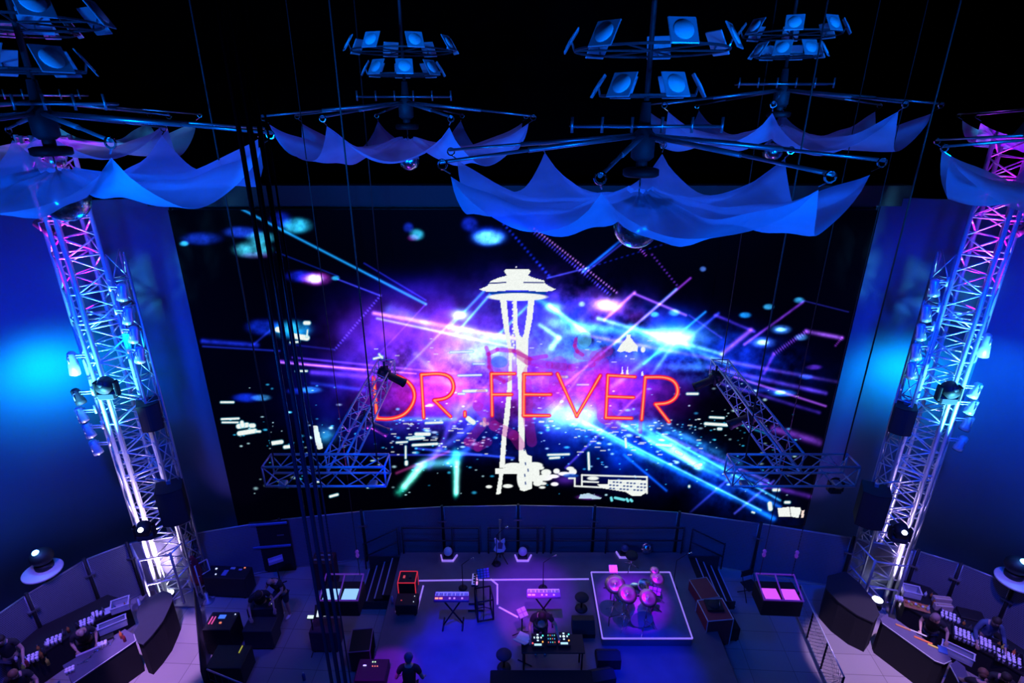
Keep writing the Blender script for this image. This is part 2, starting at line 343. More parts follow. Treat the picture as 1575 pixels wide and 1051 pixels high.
for (x, y, rx, ry, c, a, r_, tx) in ((690, 545, 150, 72, (105, 40, 175), .62, 0, N3), (640, 600, 95, 48, (120, 30, 175), .6, 0, N3), (930, 600, 110, 50, (150, 25, 150), .65, 0, N3), (820, 600, 120, 45, (130, 30, 160), .5, 0, N3), (640, 500, 90, 40, (80, 30, 160), .6, 0, N1),
        (880, 530, 80, 34, (20, 120, 225), .9, 20, N3), (1000, 545, 150, 26, (25, 110, 235), .9, 16, N3), (750, 560, 60, 40, (60, 140, 215), .8, 0, N3), (860, 585, 50, 30, (60, 60, 210), .7, 0, N3), (1120, 540, 130, 36, (20, 50, 200), .8, 14, N3), (940, 480, 70, 22, (120, 50, 200), .6, 10, N3),
        (620, 560, 60, 20, (70, 70, 220), .5, 0, N3), (700, 650, 120, 20, (40, 90, 220), .6, 0, N3), (910, 665, 120, 24, (20, 130, 225), .8, 25, N3), (1060, 690, 130, 26, (25, 110, 230), .9, 28, N3), (1130, 740, 90, 16, (30, 70, 220), .7, 30, N3), (770, 690, 140, 26, (20, 40, 160), .7, 0, N2), (800, 460, 90, 30, (20, 60, 220), .6, 0, N2)):
    glow(x, y, rx, ry, c, a * .5, rot=r_, p=1.3, tex=tx * 1.1)
# bokeh ellipses
for (x, y, rx, ry, c, a) in ((310, 367, 30, 10, (25, 60, 215), .9), (372, 357, 28, 9, (30, 70, 230), .9), (402, 366, 22, 9, (60, 200, 240), .9), (388, 384, 28, 12, (70, 215, 250), 1), (395, 393, 22, 5, (120, 30, 160), .5),
        (432, 338, 16, 12, (20, 50, 220), .8), (457, 347, 22, 12, (50, 200, 250), 1), (283, 375, 7, 4, (50, 190, 250), 1), (462, 425, 22, 9, (25, 40, 225), .9), (486, 429, 22, 10, (190, 60, 220), 1), (484, 429, 13, 7, (150, 250, 230), 1), (516, 428, 6, 3.5, (40, 200, 255), 1),
        (405, 503, 26, 12, (20, 50, 220), .9), (448, 507, 30, 14, (20, 160, 235), 1), (450, 505, 16, 8, (40, 60, 20), .6), (628, 350, 8, 8, (30, 60, 230), .8), (641, 361, 11, 9, (60, 210, 255), 1), (635, 366, 9, 5, (150, 40, 170), .6),
        (722, 345, 13, 11, (25, 50, 225), .9), (752, 364, 28, 15, (20, 60, 250), 1), (752, 366, 22, 11, (110, 230, 240), 1), (1081, 414, 5, 4, (90, 140, 255), .9), (380, 612, 22, 7, (20, 50, 220), .9), (402, 612, 14, 5, (70, 170, 240), 1), (478, 600, 16, 5, (40, 140, 245), 1), (455, 602, 14, 5, (20, 50, 200), .7),
        (1229, 462, 8, 4.5, (60, 180, 250), 1), (1182, 472, 8, 4.5, (60, 180, 250), 1), (1146, 485, 9, 4.5, (30, 150, 250), 1), (1201, 507, 15, 7, (60, 130, 250), 1), (1201, 507, 8, 3, (160, 240, 240), 1), (1174, 527, 18, 8, (60, 110, 250), 1), (1174, 527, 9, 4, (190, 245, 245), 1), (1233, 519, 10, 5, (80, 160, 250), .9),
        (1007, 484, 6, 4, (60, 220, 255), 1), (1037, 481, 8, 5, (80, 230, 255), 1), (895, 468, 5, 4, (120, 220, 255), .8), (1204, 605, 20, 5, (40, 100, 240), 1), (1200, 604, 8, 3, (120, 230, 250), .9), (1240, 580, 10, 4, (30, 90, 230), .8), (1252, 565, 12, 4, (110, 50, 220), .7)):
    glow(x, y, rx, ry, c, a * .9, p=2.2, tex=N3 * .5 + .42)
# light streaks
for (x0, y0, x1, y1, wd, c, a, f, dt) in (
        (372, 322, 655, 468, 2, (30, 150, 235), .95, 0, 0), (560, 405, 655, 462, 1.3, (40, 50, 210), .6, 0, 0), (655, 468, 560, 570, 1.4, (90, 50, 210), .5, .5, 0),
        (425, 388, 520, 425, 1.2, (30, 60, 200), .5, 0, 0), (520, 430, 585, 455, 1.3, (60, 70, 230), .8, 0, 0), (585, 455, 515, 538, 2, (70, 60, 220), .8, 0, 5), (515, 538, 445, 530, 1.5, (30, 40, 150), .5, 0, 0),
        (312, 525, 395, 531, 4, (30, 50, 220), .9, 0, 0), (312, 533, 430, 540, 1.6, (40, 60, 230), .6, 0, 0), (390, 530, 420, 505, 2, (40, 60, 220), .5, 0, 0),
        (430, 556, 560, 570, 2.5, (130, 60, 225), .95, 0, 0), (480, 573, 720, 592, 4, (90, 50, 210), .7, 0, 0), (450, 550, 700, 575, 1.6, (100, 60, 230), .7, 0, 0), (430, 558, 640, 575, 1.2, (170, 110, 240), .7, 0, 0),
        (815, 352, 940, 455, 3, (70, 60, 230), 1, 0, 5), (822, 352, 948, 450, 2, (190, 120, 240), .9, 0, 5), (985, 345, 897, 418, 2.2, (20, 90, 240), 1, 0, 0), (978, 358, 900, 420, 1.6, (60, 60, 220), .7, 0, 0),
        (775, 345, 845, 425, 2.4, (25, 50, 230), .9, 0, 7), (842, 428, 905, 412, 1.4, (60, 70, 230), .8, 0, 0), (905, 412, 1040, 370, 1.2, (30, 50, 210), .6, 0, 9), (975, 372, 995, 395, 2.2, (160, 70, 230), .9, 0, 4), (1003, 392, 1042, 440, 2, (120, 60, 220), .7, 0, 6),
        (1062, 428, 860, 600, 2, (150, 60, 225), .8, 0, 0), (1040, 445, 945, 530, 2.2, (60, 150, 250), .7, 0, 0), (976, 450, 930, 492, 2.5, (170, 90, 240), .9, 0, 0), (976, 452, 1055, 485, 2, (150, 80, 230), .9, 0, 0), (1060, 485, 1110, 520, 1.5, (70, 50, 200), .5, 0, 0),
        (1085, 480, 990, 560, 2, (30, 150, 250), .8, 0, 0), (1105, 482, 1060, 520, 2.5, (40, 60, 220), .7, 0, 0), (1100, 485, 1160, 510, 2.5, (80, 50, 220), .7, 0, 0), (1235, 465, 1145, 530, 2.2, (130, 60, 225), .9, 0, 0), (1237, 463, 1305, 480, 1.2, (50, 50, 170), .6, 0, 0),
        (1155, 508, 1110, 545, 3.5, (150, 70, 220), .8, 0, 0), (1240, 510, 1295, 520, 3.5, (140, 80, 225), .9, 0, 0), (1240, 510, 1190, 545, 3.5, (120, 60, 220), .8, 0, 4), (1295, 520, 1285, 532, 2, (150, 60, 220), .8, 0, 3), (1190, 545, 1175, 575, 2.5, (100, 40, 200), .7, 0, 0),
        (600, 478, 790, 548, 9, (70, 120, 215), .55, 0, 0), (575, 482, 800, 522, 3, (200, 130, 240), .8, 0, 0), (580, 490, 790, 535, 2, (120, 190, 250), .7, 0, 0), (700, 505, 780, 525, 8, (120, 200, 230), .7, 0, 0),
        (752, 440, 690, 505, 2, (40, 140, 235), .8, 0, 0), (765, 440, 700, 515, 2, (60, 190, 245), .8, 0, 0), (700, 490, 610, 580, 2, (80, 150, 240), .6, .5, 0), (812, 470, 762, 520, 2.2, (50, 180, 240), .8, 0, 0), (640, 545, 700, 600, 5, (60, 110, 220), .4, 0, 0),
        (828, 460, 895, 510, 5, (30, 150, 245), .9, 0, 0), (845, 470, 905, 515, 3, (120, 225, 245), .9, 0, 0), (830, 500, 860, 520, 3, (110, 210, 245), .8, 0, 0), (860, 520, 848, 535, 4, (110, 210, 245), .8, 0, 0),
        (880, 500, 1060, 520, 7, (40, 150, 245), .9, 0, 0), (895, 515, 1300, 590, 3, (110, 70, 225), .85, .3, 0), (920, 490, 1110, 545, 3, (110, 215, 250), .9, 0, 0), (970, 500, 1120, 560, 4, (50, 150, 245), .7, 0, 0), (1035, 525, 935, 600, 4, (50, 170, 245), .7, .4, 0), (1040, 525, 1000, 580, 3, (100, 200, 250), .7, .4, 0), (1045, 520, 1080, 560, 3, (90, 200, 250), .7, .5, 0),
        (1090, 565, 1270, 605, 3.5, (90, 60, 225), .8, 0, 0), (1110, 590, 1260, 635, 3, (80, 50, 210), .6, 0, 0), (1130, 580, 1270, 625, 2, (160, 80, 230), .8, 0, 0), (1190, 660, 1260, 680, 6, (120, 60, 200), .8, 0, 0), (1130, 650, 1180, 668, 2, (40, 160, 230), .6, 0, 0),
        (575, 645, 700, 645, 3.5, (20, 110, 230), .8, 0, 0), (480, 590, 560, 600, 3, (30, 60, 200), .5, 0, 0), (560, 700, 740, 700, 1.6, (50, 60, 210), .7, 0, 0), (640, 690, 790, 705, 2, (50, 80, 230), .8, 0, 0),
        (840, 650, 905, 560, 2, (90, 120, 240), .35, 0, 0), (760, 580, 700, 650, 3, (120, 60, 200), .5, 0, 0), (720, 600, 660, 720, 4, (90, 60, 210), .5, 0, 0), (745, 640, 640, 720, 5, (80, 90, 220), .5, 0, 0), (870, 720, 990, 600, 2, (100, 60, 220), .6, 0, 0),
        (890, 648, 1190, 798, 4, (20, 110, 245), .9, 0, 0), (900, 652, 1020, 718, 5, (90, 200, 245), .8, .3, 0), (905, 652, 1170, 785, 1.6, (120, 220, 255), .7, 0, 0), (1010, 665, 1200, 770, 1.8, (70, 190, 235), .8, 0, 0), (1020, 670, 1180, 740, 3, (100, 80, 230), .7, 0, 0), (1000, 680, 1200, 780, 3, (30, 110, 240), .7, 0, 0), (980, 655, 1170, 745, 3, (30, 90, 240), .7, 0, 0),
        (950, 650, 1075, 720, 3, (90, 200, 240), .75, 0, 0), (990, 665, 1130, 735, 6, (30, 90, 230), .6, 0, 0), (960, 700, 1025, 755, 2, (20, 90, 230), .8, 0, 0), (1060, 790, 1140, 720, 2, (70, 70, 225), .8, -.3, 0), (1190, 740, 1130, 790, 2, (80, 80, 225), .7, 0, 0), (1170, 745, 1250, 765, 4, (110, 50, 200), .7, 0, 0)):
    line(x0, y0, x1, y1, wd, c, a, f, dt, tex=(N2 * .6 + .35) if wd > 2 else None)
line(1035, 690, 1075, 718, 5, (170, 225, 230), .9, 0, 0); line(1000, 672, 1078, 715, 6, (60, 170, 235), .8, w2=9)
line(1010, 650, 1140, 715, 6, (60, 150, 230), .55, tex=N2); line(700, 690, 700, 768, 3, (30, 200, 190), .1)
# bursts
for (x, y, rx, ry, c, a) in ((1038, 520, 48, 20, (40, 150, 245), 1), (1035, 520, 34, 13, (215, 235, 240), .9), (935, 468, 24, 12, (150, 90, 230), 1), (933, 469, 17, 8, (240, 240, 245), 1), (708, 485, 16, 9, (110, 190, 245), 1), (707, 485, 8, 5, (230, 240, 245), .9), (852, 473, 12, 7, (80, 190, 245), 1), (888, 510, 18, 8, (120, 215, 240), .9), (860, 497, 16, 7, (110, 210, 245), .8),
        (880, 640, 45, 22, (30, 170, 225), 1), (885, 640, 30, 12, (130, 225, 235), .8), (715, 630, 24, 12, (50, 150, 225), .6), (725, 545, 50, 14, (60, 140, 220), .7), (900, 545, 30, 16, (50, 160, 230), .6), (985, 655, 26, 8, (60, 180, 235), .7), (1060, 565, 30, 6, (60, 120, 230), .7), (1180, 600, 30, 4, (40, 60, 220), .6), (745, 605, 40, 10, (70, 60, 200), .5)):
    glow(x, y, rx, ry, c, a, p=1.2, tex=N2 * .4 + .5)
# green brush strokes
line(650, 716, 613, 758, 8, (40, 190, 150), 1, w2=6, tex=N2 + .1); line(648, 718, 622, 748, 5, (170, 230, 215), .9); line(655, 714, 690, 712, 7, (80, 190, 220), .9); line(690, 712, 720, 690, 5, (40, 90, 230), .9)
line(702, 700, 701, 762, 8, (30, 180, 150), .9, w2=4, tex=N2 + .1); line(703, 712, 702, 758, 4, (190, 235, 225), .9); line(610, 728, 690, 695, 2.5, (150, 50, 110), .7)
# city lights
for k in range(620):
    x = rng.uniform(340, 1235); y = rng.choice([rng.normal(668, 20), rng.uniform(590, 765)])
    if x < 345 + (y - 600) * .15 or y > 768 or y < 575: continue
    dens = .9 if (600 < x < 800 or 830 < x < 1090) else .5
    if rng.rand() > dens: continue
    sx = rng.choice([1.1, 1.6, 2.2, 3.2], p=[.45, .3, .17, .08]) * rng.uniform(.7, 1.1)
    c = (190, 240, 240) if rng.rand() < .55 else (50, 180, 225); glow(x, y, sx * rng.uniform(1, 1.9), sx * .75, c, rng.uniform(.5, 1), p=1.5)
for k in range(70):
    x = rng.uniform(600, 760) if k % 2 else rng.uniform(880, 1085); y = rng.uniform(645, 700); L = rng.uniform(3, 13); oline(x, y, x + L * .7, y, .8, W, .85)
for k in range(26): x = rng.uniform(575, 1000); y = rng.uniform(520, 570) + 40 * (x > 700) * 0; oline(x, y, x + rng.uniform(2, 7), y, .7, W, .7)
for (x0, y0, x1, y1, wd) in ((368, 667, 392, 663, 4.2), (367, 656, 380, 654, 4.5), (372, 650, 373, 655, 3.5), (386, 655, 390, 655, 4), (395, 664, 400, 664, 2), (419, 682, 433, 680, 3.6), (438, 688, 446, 687, 3), (340, 619, 359, 619, 1.8), (341, 645, 367, 644, 1.8), (342, 650, 366, 650, 1.5),
        (452, 517, 472, 520, 5), (469, 497, 475, 497, 3.4), (473, 508, 472, 518, 1.3), (427, 507, 433, 508, 5), (455, 571, 472, 571, 1.6), (447, 527, 460, 526, 1.8), (626, 674, 650, 672, 2), (635, 685, 672, 683, 2.2), (624, 687, 624, 705, 1.6), (625, 711, 625, 714, 3), (640, 668, 660, 668, 3), (655, 651, 680, 650, 2), (630, 676, 652, 674, 2), (610, 681, 626, 680, 1.6),
        (575, 552, 588, 549, 1.8), (583, 545, 588, 551, 1.6), (713, 602, 748, 601, 2.4), (705, 606, 714, 606, 1.6), (693, 542, 727, 541, 1.2), (705, 578, 740, 577, 1.4), (700, 531, 720, 541, .1), (728, 560, 745, 560, 1), (1085, 652, 1118, 654, 2.6), (1092, 642, 1113, 643, 1.8), (1105, 660, 1109, 660, 2.4), (1010, 684, 1032, 686, 2.2), (1060, 748, 1060, 749, 2), (1040, 695, 1048, 699, 3), (1070, 717, 1078, 715, 3), (905, 697, 906, 722, 2), (962, 675, 963, 688, 2),
        (843, 700, 875, 699, 1.8), (846, 705, 860, 704, 2), (845, 648, 850, 648, 2), (830, 649, 836, 649, 1.6), (947, 749, 960, 749, .1), (522, 758, 524, 770, .1), (508, 764, 519, 761, 2.2), (565, 750, 590, 747, 1.6), (483, 741, 490, 741, 2), (1190, 754, 1198, 754, 2.6), (1184, 775, 1185, 783, 4), (1208, 773, 1214, 773, 2.4), (1157, 788, 1160, 789, 1.6), (1196, 784, 1196, 784, .1), (940, 562, 941, 575, .1),
        (720, 644, 728, 650, 4.5), (740, 652, 750, 652, 2.6), (745, 645, 745, 654, 3), (862, 580, 872, 580, 2), (888, 592, 905, 592, 1.1), (1055, 575, 1072, 606, .1), (1057, 606, 1073, 606, 2), (1020, 620, 1020, 620, .1)):
    if wd > .5: oline(x0, y0, x1, y1, wd * .85 + 1.1, (50, 190, 225), .45); oline(x0, y0, x1, y1, wd * .82, W)
opoly([(482, 655), (488, 655), (497, 690), (489, 692), (483, 675)], W, .9); glow(500, 668, 16, 14, (50, 170, 225), .7, tex=N2)
# white observation tower
oline(794, 411, 794, 411, 1.3, (200, 200, 200)); glow(796, 470, 58, 55, (20, 40, 200), .35)
opoly([(775, 417), (778, 414), (813, 414), (816, 418), (812, 424), (822, 428), (837, 432), (838, 436), (845, 441), (854, 445), (848, 448), (830, 449), (812, 447), (780, 447), (757, 449), (744, 448), (738, 445), (750, 440), (754, 433), (765, 428), (780, 424)], W)
oline(750, 436.2, 778, 434.6, .9, (20, 30, 110)); oline(806, 434.8, 836, 435, .9, (20, 30, 110)); oline(755, 451, 838, 451, 2, (5, 60, 160)); oell(796, 457, 46, 6, W); 
opoly([(769, 461), (779, 461), (784, 515), (788, 542), (787, 600), (784, 640), (779, 672), (776, 720), (768, 720), (772, 670), (779, 610), (783, 560), (782, 540), (775, 505)], W)
opoly([(790, 461), (795, 461), (796, 500), (799, 515), (803, 520), (806, 513), (811, 480), (812, 461), (822, 461), (819, 490), (813, 520), (812, 560), (808, 600), (807, 690), (811, 700), (818, 702), (818, 752), (806, 756), (800, 754), (798, 700), (797, 600), (795, 560), (793, 520), (789, 500)], W)
for k in range(18): oell(789 + (k % 2) * 1.5, 466 + k * 5, 1.8, 2, W)
opoly([(762, 721), (800, 719), (800, 729), (774, 729), (770, 760), (763, 761), (768, 729), (762, 729)], W)
for (x, y, rx, ry) in ((803, 735, 8, 18), (822, 728, 8, 14), (828, 740, 7, 8), (790, 717, 16, 5), (822, 716, 13, 5), (840, 727, 8, 5), (838, 735, 12, 5), (856, 725, 5, 4), (868, 729, 10, 3), (881, 726, 6, 5), (877, 721, 6, 3), (850, 733, 10, 3), (831, 720, 6, 3), (826, 744, 6, 4), (835, 744, 6, 2.5), (834, 750, 5, 2), (853, 745, 6, 3), (781, 748, 8, 3), (752, 749, 5, 2.4)): oell(x, y, rx, ry, W)
for (x, y) in ((806, 690), (808, 712), (807, 730), (808, 742), (812, 722)): oline(x, y, x + .5, y + 3, .9, (20, 50, 120))
glow(870, 738, 18, 8, (110, 50, 200), .6); oell(878, 732, 12, 3, (30, 90, 200), .7)
# lit buildings
for a, b in (((895, 731), (995, 734)), ((995, 734), (995, 759)), ((895, 731), (895, 748)), ((895, 741), (920, 742)), ((875, 736), (884, 736)), ((884, 736), (884, 748)), ((884, 748), (925, 750))): oline(*a, *b, 1.3, W)
opoly([(935, 738), (994, 739), (994, 758), (986, 763), (972, 763), (962, 757), (925, 751), (918, 745), (935, 745)], W); oell(912, 736, 9, 3, W)
for k in range(11):
    for j in range(3): oline(938 + k * 5.3, 741.5 + j * 5 + k * .35, 939.6 + k * 5.3, 741.5 + j * 5 + k * .35, 1.1, (15, 40, 110), .9 if (k + j) % 4 else .1)
for (x0, y0, x1, y1) in ((940, 766, 941, 770), (946, 766, 960, 769), (964, 768, 966, 771), (970, 769, 972, 771)): oline(x0, y0, x1, y1, 2, (110, 220, 230))
glow(905, 765, 18, 4, (150, 60, 190), .8, p=2); opoly([(890, 767), (893, 761), (905, 759), (925, 766), (924, 768)], (190, 225, 240), .9)
opoly([(1196, 782), (1214, 780), (1216, 795), (1198, 795)], W); opoly([(1215, 780), (1231, 781), (1232, 786), (1228, 797), (1217, 795)], W); opoly([(1233, 786), (1237, 785), (1236, 797), (1232, 797)], (240, 215, 205))
opoly([(964, 515), (970, 515), (970, 520), (981, 533), (980, 541), (973, 540), (968, 543), (961, 540), (955, 542), (949, 540), (955, 530), (963, 521)], W); oell(989, 538, 3.5, 4.5, W); oell(963, 548, 1.4, 1.4, W)
for x, y, h in ((957, 577, 14), (965, 577, 16), (988, 578, 9)): opoly([(x - 2, y), (x + 2, y), (x, y - h)], W)
# magenta swirl over the picture
mg = (178, 32, 150)
for pts, wd, al in (([(748, 535), (752, 545), (752, 565), (760, 580), (775, 585)], 3, .75), ([(750, 545), (765, 538), (790, 540), (815, 552), (840, 548)], 3.2, .75), ([(752, 550), (757, 575), (775, 588), (790, 580)], 3, .6), ([(795, 543), (812, 556), (845, 562), (880, 566), (910, 560), (925, 545)], 6, .5),
        ([(886, 522), (884, 532), (888, 541), (896, 546)], 3, .8), ([(890, 545), (915, 548), (935, 540)], 8, .45), ([(740, 605), (735, 625), (760, 655), (790, 670), (800, 685)], 8, .45), ([(745, 650), (720, 680), (735, 688), (750, 680)], 7, .45), ([(810, 590), (812, 640), (818, 680)], 8, .5), ([(860, 560), (855, 600), (830, 620)], 12, .35), ([(925, 560), (930, 640), (945, 650)], 12, .4), ([(985, 640), (985, 665)], 3, .5), ([(820, 575), (850, 590), (925, 585)], 16, .3)):
    for a, b in zip(pts, pts[1:]): oline(*a, *b, wd, mg, al * .8)
glow(930, 600, 40, 40, (120, 10, 110), .5, p=2, tex=N2 * .5 + .4)
oell(899, 523, 11, 12, (90, 190, 225), .6); oell(768, 557, 13, 9, (60, 110, 215), .6)
# lettering  D R . F E V E R
def soft(P):
    for _ in range(3): P = [P[0]] + [(a * (1 - f) + c * f, b * (1 - f) + d * f) for (a, b), (c, d) in zip(P, P[1:]) for f in (.25, .75)] + [P[-1]]
    return P
LET = [[(574.6, 581), (580, 644)], soft([(580, 644), (600, 645), (619, 640), (631, 629), (638, 614), (637, 600), (628, 587), (612, 579), (598, 577.8)]),
    [(651.7, 642.7), (648, 576.5)], soft([(648, 576.5), (677, 574.5), (692, 579), (698, 591), (697, 603), (687, 613), (667.8, 616)]), [(667.8, 616), (693, 641)], [(715, 634), (715, 640)],
    [(757, 639.5), (755.7, 575.3), (792, 575)], [(756, 607.2), (787, 607)], [(847.4, 575.4), (806, 575.7), (805.5, 639.5), (845, 639.5)], [(806, 607), (847, 607.3)],
    [(857.5, 575), (887, 640.6), (923.4, 577.8)], [(976.8, 580), (935, 577.6), (931.8, 642.7), (971.5, 643.7)], [(933.9, 610), (974.7, 611.7)],
    [(987, 645.4), (992.5, 580.5)], soft([(992.5, 580.5), (1022, 580), (1037, 586), (1043, 597.7), (1041, 611), (1028, 620.5), (1008, 622)]), [(1008, 622), (1029, 649)]]
for wd, c, a in ((3.6, (190, 20, 80), .5), (2.5, (255, 42, 55), 1), (1.0, (255, 160, 105), 1)):
    for L in LET:
        for p, q in zip(L, L[1:]): oline(*p, *q, wd, c, a)
IMG *= (.93 + .07 * rng.rand(NY, NX))[..., None]
LIN = np.clip(IMG, 0, 1) ** 2.2
me = bpy.data.meshes.new('picture'); ii = np.arange(NX * NY).reshape(NY, NX)
co = np.stack([GX, np.full_like(GX, YS), GZ], -1).reshape(-1, 3).astype(np.float32)
q = np.stack([ii[:-1, :-1], ii[:-1, 1:], ii[1:, 1:], ii[1:, :-1]], -1).reshape(-1, 4)
me.vertices.add(NX * NY); me.vertices.foreach_set('co', co.ravel()); me.loops.add(q.size); me.loops.foreach_set('vertex_index', q.ravel().astype(np.int32))
me.polygons.add(len(q)); me.polygons.foreach_set('loop_start', (np.arange(len(q)) * 4).astype(np.int32)); me.update(calc_edges=True)
at = me.color_attributes.new('led_colour', 'FLOAT_COLOR', 'POINT'); at.data.foreach_set('color', np.concatenate([LIN.reshape(-1, 3), np.ones((NX * NY, 1))], 1).astype(np.float32).ravel())
m = bpy.data.materials.new('led_pixels'); m.use_nodes = True; nt = m.node_tree; b = nt.nodes['Principled BSDF']; an = nt.nodes.new('ShaderNodeVertexColor'); an.layer_name = 'led_colour'
b.inputs['Base Color'].default_value = (.001, .001, .002, 1); b.inputs['Roughness'].default_value = .9; b.inputs['Specular IOR Level'].default_value = .05; nt.links.new(an.outputs[0], b.inputs['Emission Color']); b.inputs['Emission Strength'].default_value = 1.15
me.materials.append(m)
led = thing('led_wall', 'huge LED wall showing a white tower, neon red lettering and city lights', 'screen', (.33, 16.2, 0))
pic = bpy.data.objects.new('picture', me); COL.objects.link(pic); pic.parent = led; pic.location = (-.33, -16.2, 0)
MB().box((0, .1, 5.85), (X1 - X0, .22, Z1 - Z0)).box((0, .05, .22), (X1 - X0, .3, .44)).build('cabinet', black, led)

#@@PART2@@
# ------------------------------------------------------------------ fence of mesh panels round the back
FT = [(-60, 985), (40, 916), (130, 862), (197, 836), (292, 822), (430, 800), (556, 787), (680, 780), (797, 778), (915, 780), (1045, 789), (1170, 806), (1312, 828), (1412, 848), (1478, 868), (1560, 901), (1650, 950)]
FP = [az(x, y, 1.95) for x, y in FT]
fnames = ['behind the left bar, running out of the picture', 'behind the left bar racks', 'between left bar and left tower base', 'behind the left lattice tower base', 'right of the left tower, behind the red coat and speakers', 'behind the black scrim panel at left backstage', 'behind the left stage stair and hanging light box',
          'at stage back, left of the floor lamps', 'at stage back behind the electric guitar', 'at stage back behind the white lamp right of the guitar', 'behind the drum riser and the floor mirror ball', 'behind the right stage stair', 'behind the right hanging light box', 'behind the right lattice tower base', 'behind the cardboard boxes of the right bar', 'behind the cup racks of the right bar', 'at right edge beyond the cup racks']
for k in range(16):
    a, c = FP[k].copy(), FP[k + 1].copy(); a.z = c.z = 0; L = (c - a).length; ang = math.atan2(c.y - a.y, c.x - a.x)
    t = thing('fence_panel', 'grey mesh fence panel ' + fnames[k], 'fence panel', a, ang, 'mesh fence panels curving behind the stage')
    MB().box((L / 2, 0, 1.0), (L - .10, .02, 1.86)).build('mesh_sheet', fencem, t)
    f = MB()
    for z in (.05, 1.95): f.tube((.05, 0, z), (L - .05, 0, z), .022)
    for x in (.05, L - .05): f.tube((x, 0, .02), (x, 0, 1.95), .022)
    f.build('frame', aludull, t)
    MB().tube((0, -.06, 0), (0, -.06, 2.05), .045, 8).build('post', black, t)
    MB().box((0, -.06, 1.45), (.26, .10, .05)).build('clamp', steel, t)

# ------------------------------------------------------------------ lattice towers
def lattice_tower(T, s, label):
    # s = 1: inner side is +x
    t = thing('lattice_tower', label, 'lattice tower', T)
    H = 13.3; X = lambda x: x * s
    ch = [(-.62, .05), (-.08, -.48), (.12, -.46), (.60, .02), (.0, .50)]
    for x, y in ch: MB().tube((X(x), y, .05), (X(x), y, H), .048, 8).build('chord', alu, t)
    g = MB().tube((X(-.02), -.34, .05), (X(-.02), -.34, H), .03, 6).tube((X(.05), -.30, .05), (X(.05), -.30, H), .03, 6)
    g.build('centre_mast', alu, t)
    br = MB(); ring = [(-.62, .05), (-.08, -.48), (.12, -.46), (.60, .02), (.0, .50)]; n = 15; h = (H - .1) / n
    for k in range(n + 1):
        z = .05 + k * h
        for i in range(5):
            a, c = ring[i], ring[(i + 1) % 5]
            br.tube((X(a[0]), a[1], z), (X(c[0]), c[1], z), .024)
            if k in (5, 10): br.tube((X(a[0]), a[1], z + .14), (X(c[0]), c[1], z + .14), .034)
    for k in range(n):
        z0, z1 = .05 + k * h, .05 + (k + 1) * h; zm = (z0 + z1) / 2
        for i in (0, 2, 3, 4):
            a, c = ring[i], ring[(i + 1) % 5]
            br.tube((X(a[0]), a[1], z0), (X(c[0]), c[1], zm), .02).tube((X(c[0]), c[1], zm), (X(a[0]), a[1], z1), .02)
        br.tube((X(-.02), -.34, zm), (X(-.58), .03, z0 + .05), .017).tube((X(.03), -.33, zm), (X(.57), .0, z0 + .05), .017)
        br.tube((X(-.02), -.34, zm), (X(-.60), .04, zm + .1), .015).tube((X(.03), -.33, zm), (X(.58), .01, zm + .1), .015)
        br.tube((X(-.02), -.34, zm), (X(.0), .48, zm), .015)
    br.build('bracing', alu, t)
    # slimmer ladder truss on the inner side
    sd = MB(); hh = 10.6
    for x, y in ((.82, .35), (1.12, .05), (.86, -.22)): MB().tube((X(x), y, .05), (X(x), y, hh), .032, 8).build('side_chord', aludull, t)
    m2 = 16
    for k in range(m2):
        z0, z1 = .05 + k * hh / m2, .05 + (k + 1) * hh / m2; P = [(.82, .35), (1.12, .05), (.86, -.22)]
        for i in range(3):
            a, c = P[i], P[(i + 1) % 3]; sd.tube((X(a[0]), a[1], z0), (X(c[0]), c[1], z0), .018).tube((X(a[0]), a[1], z0), (X(c[0]), c[1], z1), .016)
        sd.tube((X(.6), .02, z0), (X(.86), -.22, z0), .018).tube((X(.6), .02, z0), (X(.82), .35, z0), .018)
    sd.build('side_bracing', aludull, t)
    MB().box((X(.2), .02, .03), (1.9, 1.3, .06), bev=.02).build('base_plate', steel, t)
    for x, y in ((-.72, -.55), (1.22, -.35)): MB().lathe([(.2, 0), (.2, .03), (.05, .05), (.05, .3)], (X(x), y, 0)).build('foot', aludull, t)
    return t
lattice_tower(TL, 1, 'left aluminium lattice tower lit white, cyan and magenta beside the LED wall')
lattice_tower(TR, -1, 'right aluminium lattice tower lit white, cyan and magenta beside the LED wall')
for T, s, n in ((TL, 1, 'left'), (TR, -1, 'right')):
    t = thing('guard_rail', 'tubular metal guard rail round the foot of the %s tower' % n, 'guard rail', T)
    P = [az(x, y, 1.9) - T for x, y in (((201, 838), (213, 863), (262, 853), (291, 824)) if s > 0 else ((1402, 850), (1395, 872), (1346, 864), (1315, 831)))]; P = [(p.x, p.y) for p in P]
    rr = MB()
    for z in (1.0, 1.9):
        rr.path([(x, y, z) for x, y in P], .026)
    rr.build('rail', alu, t)
    for x, y in P: MB().tube((x, y, 0), (x, y, 1.95), .035, 8).build('post', aludull, t)
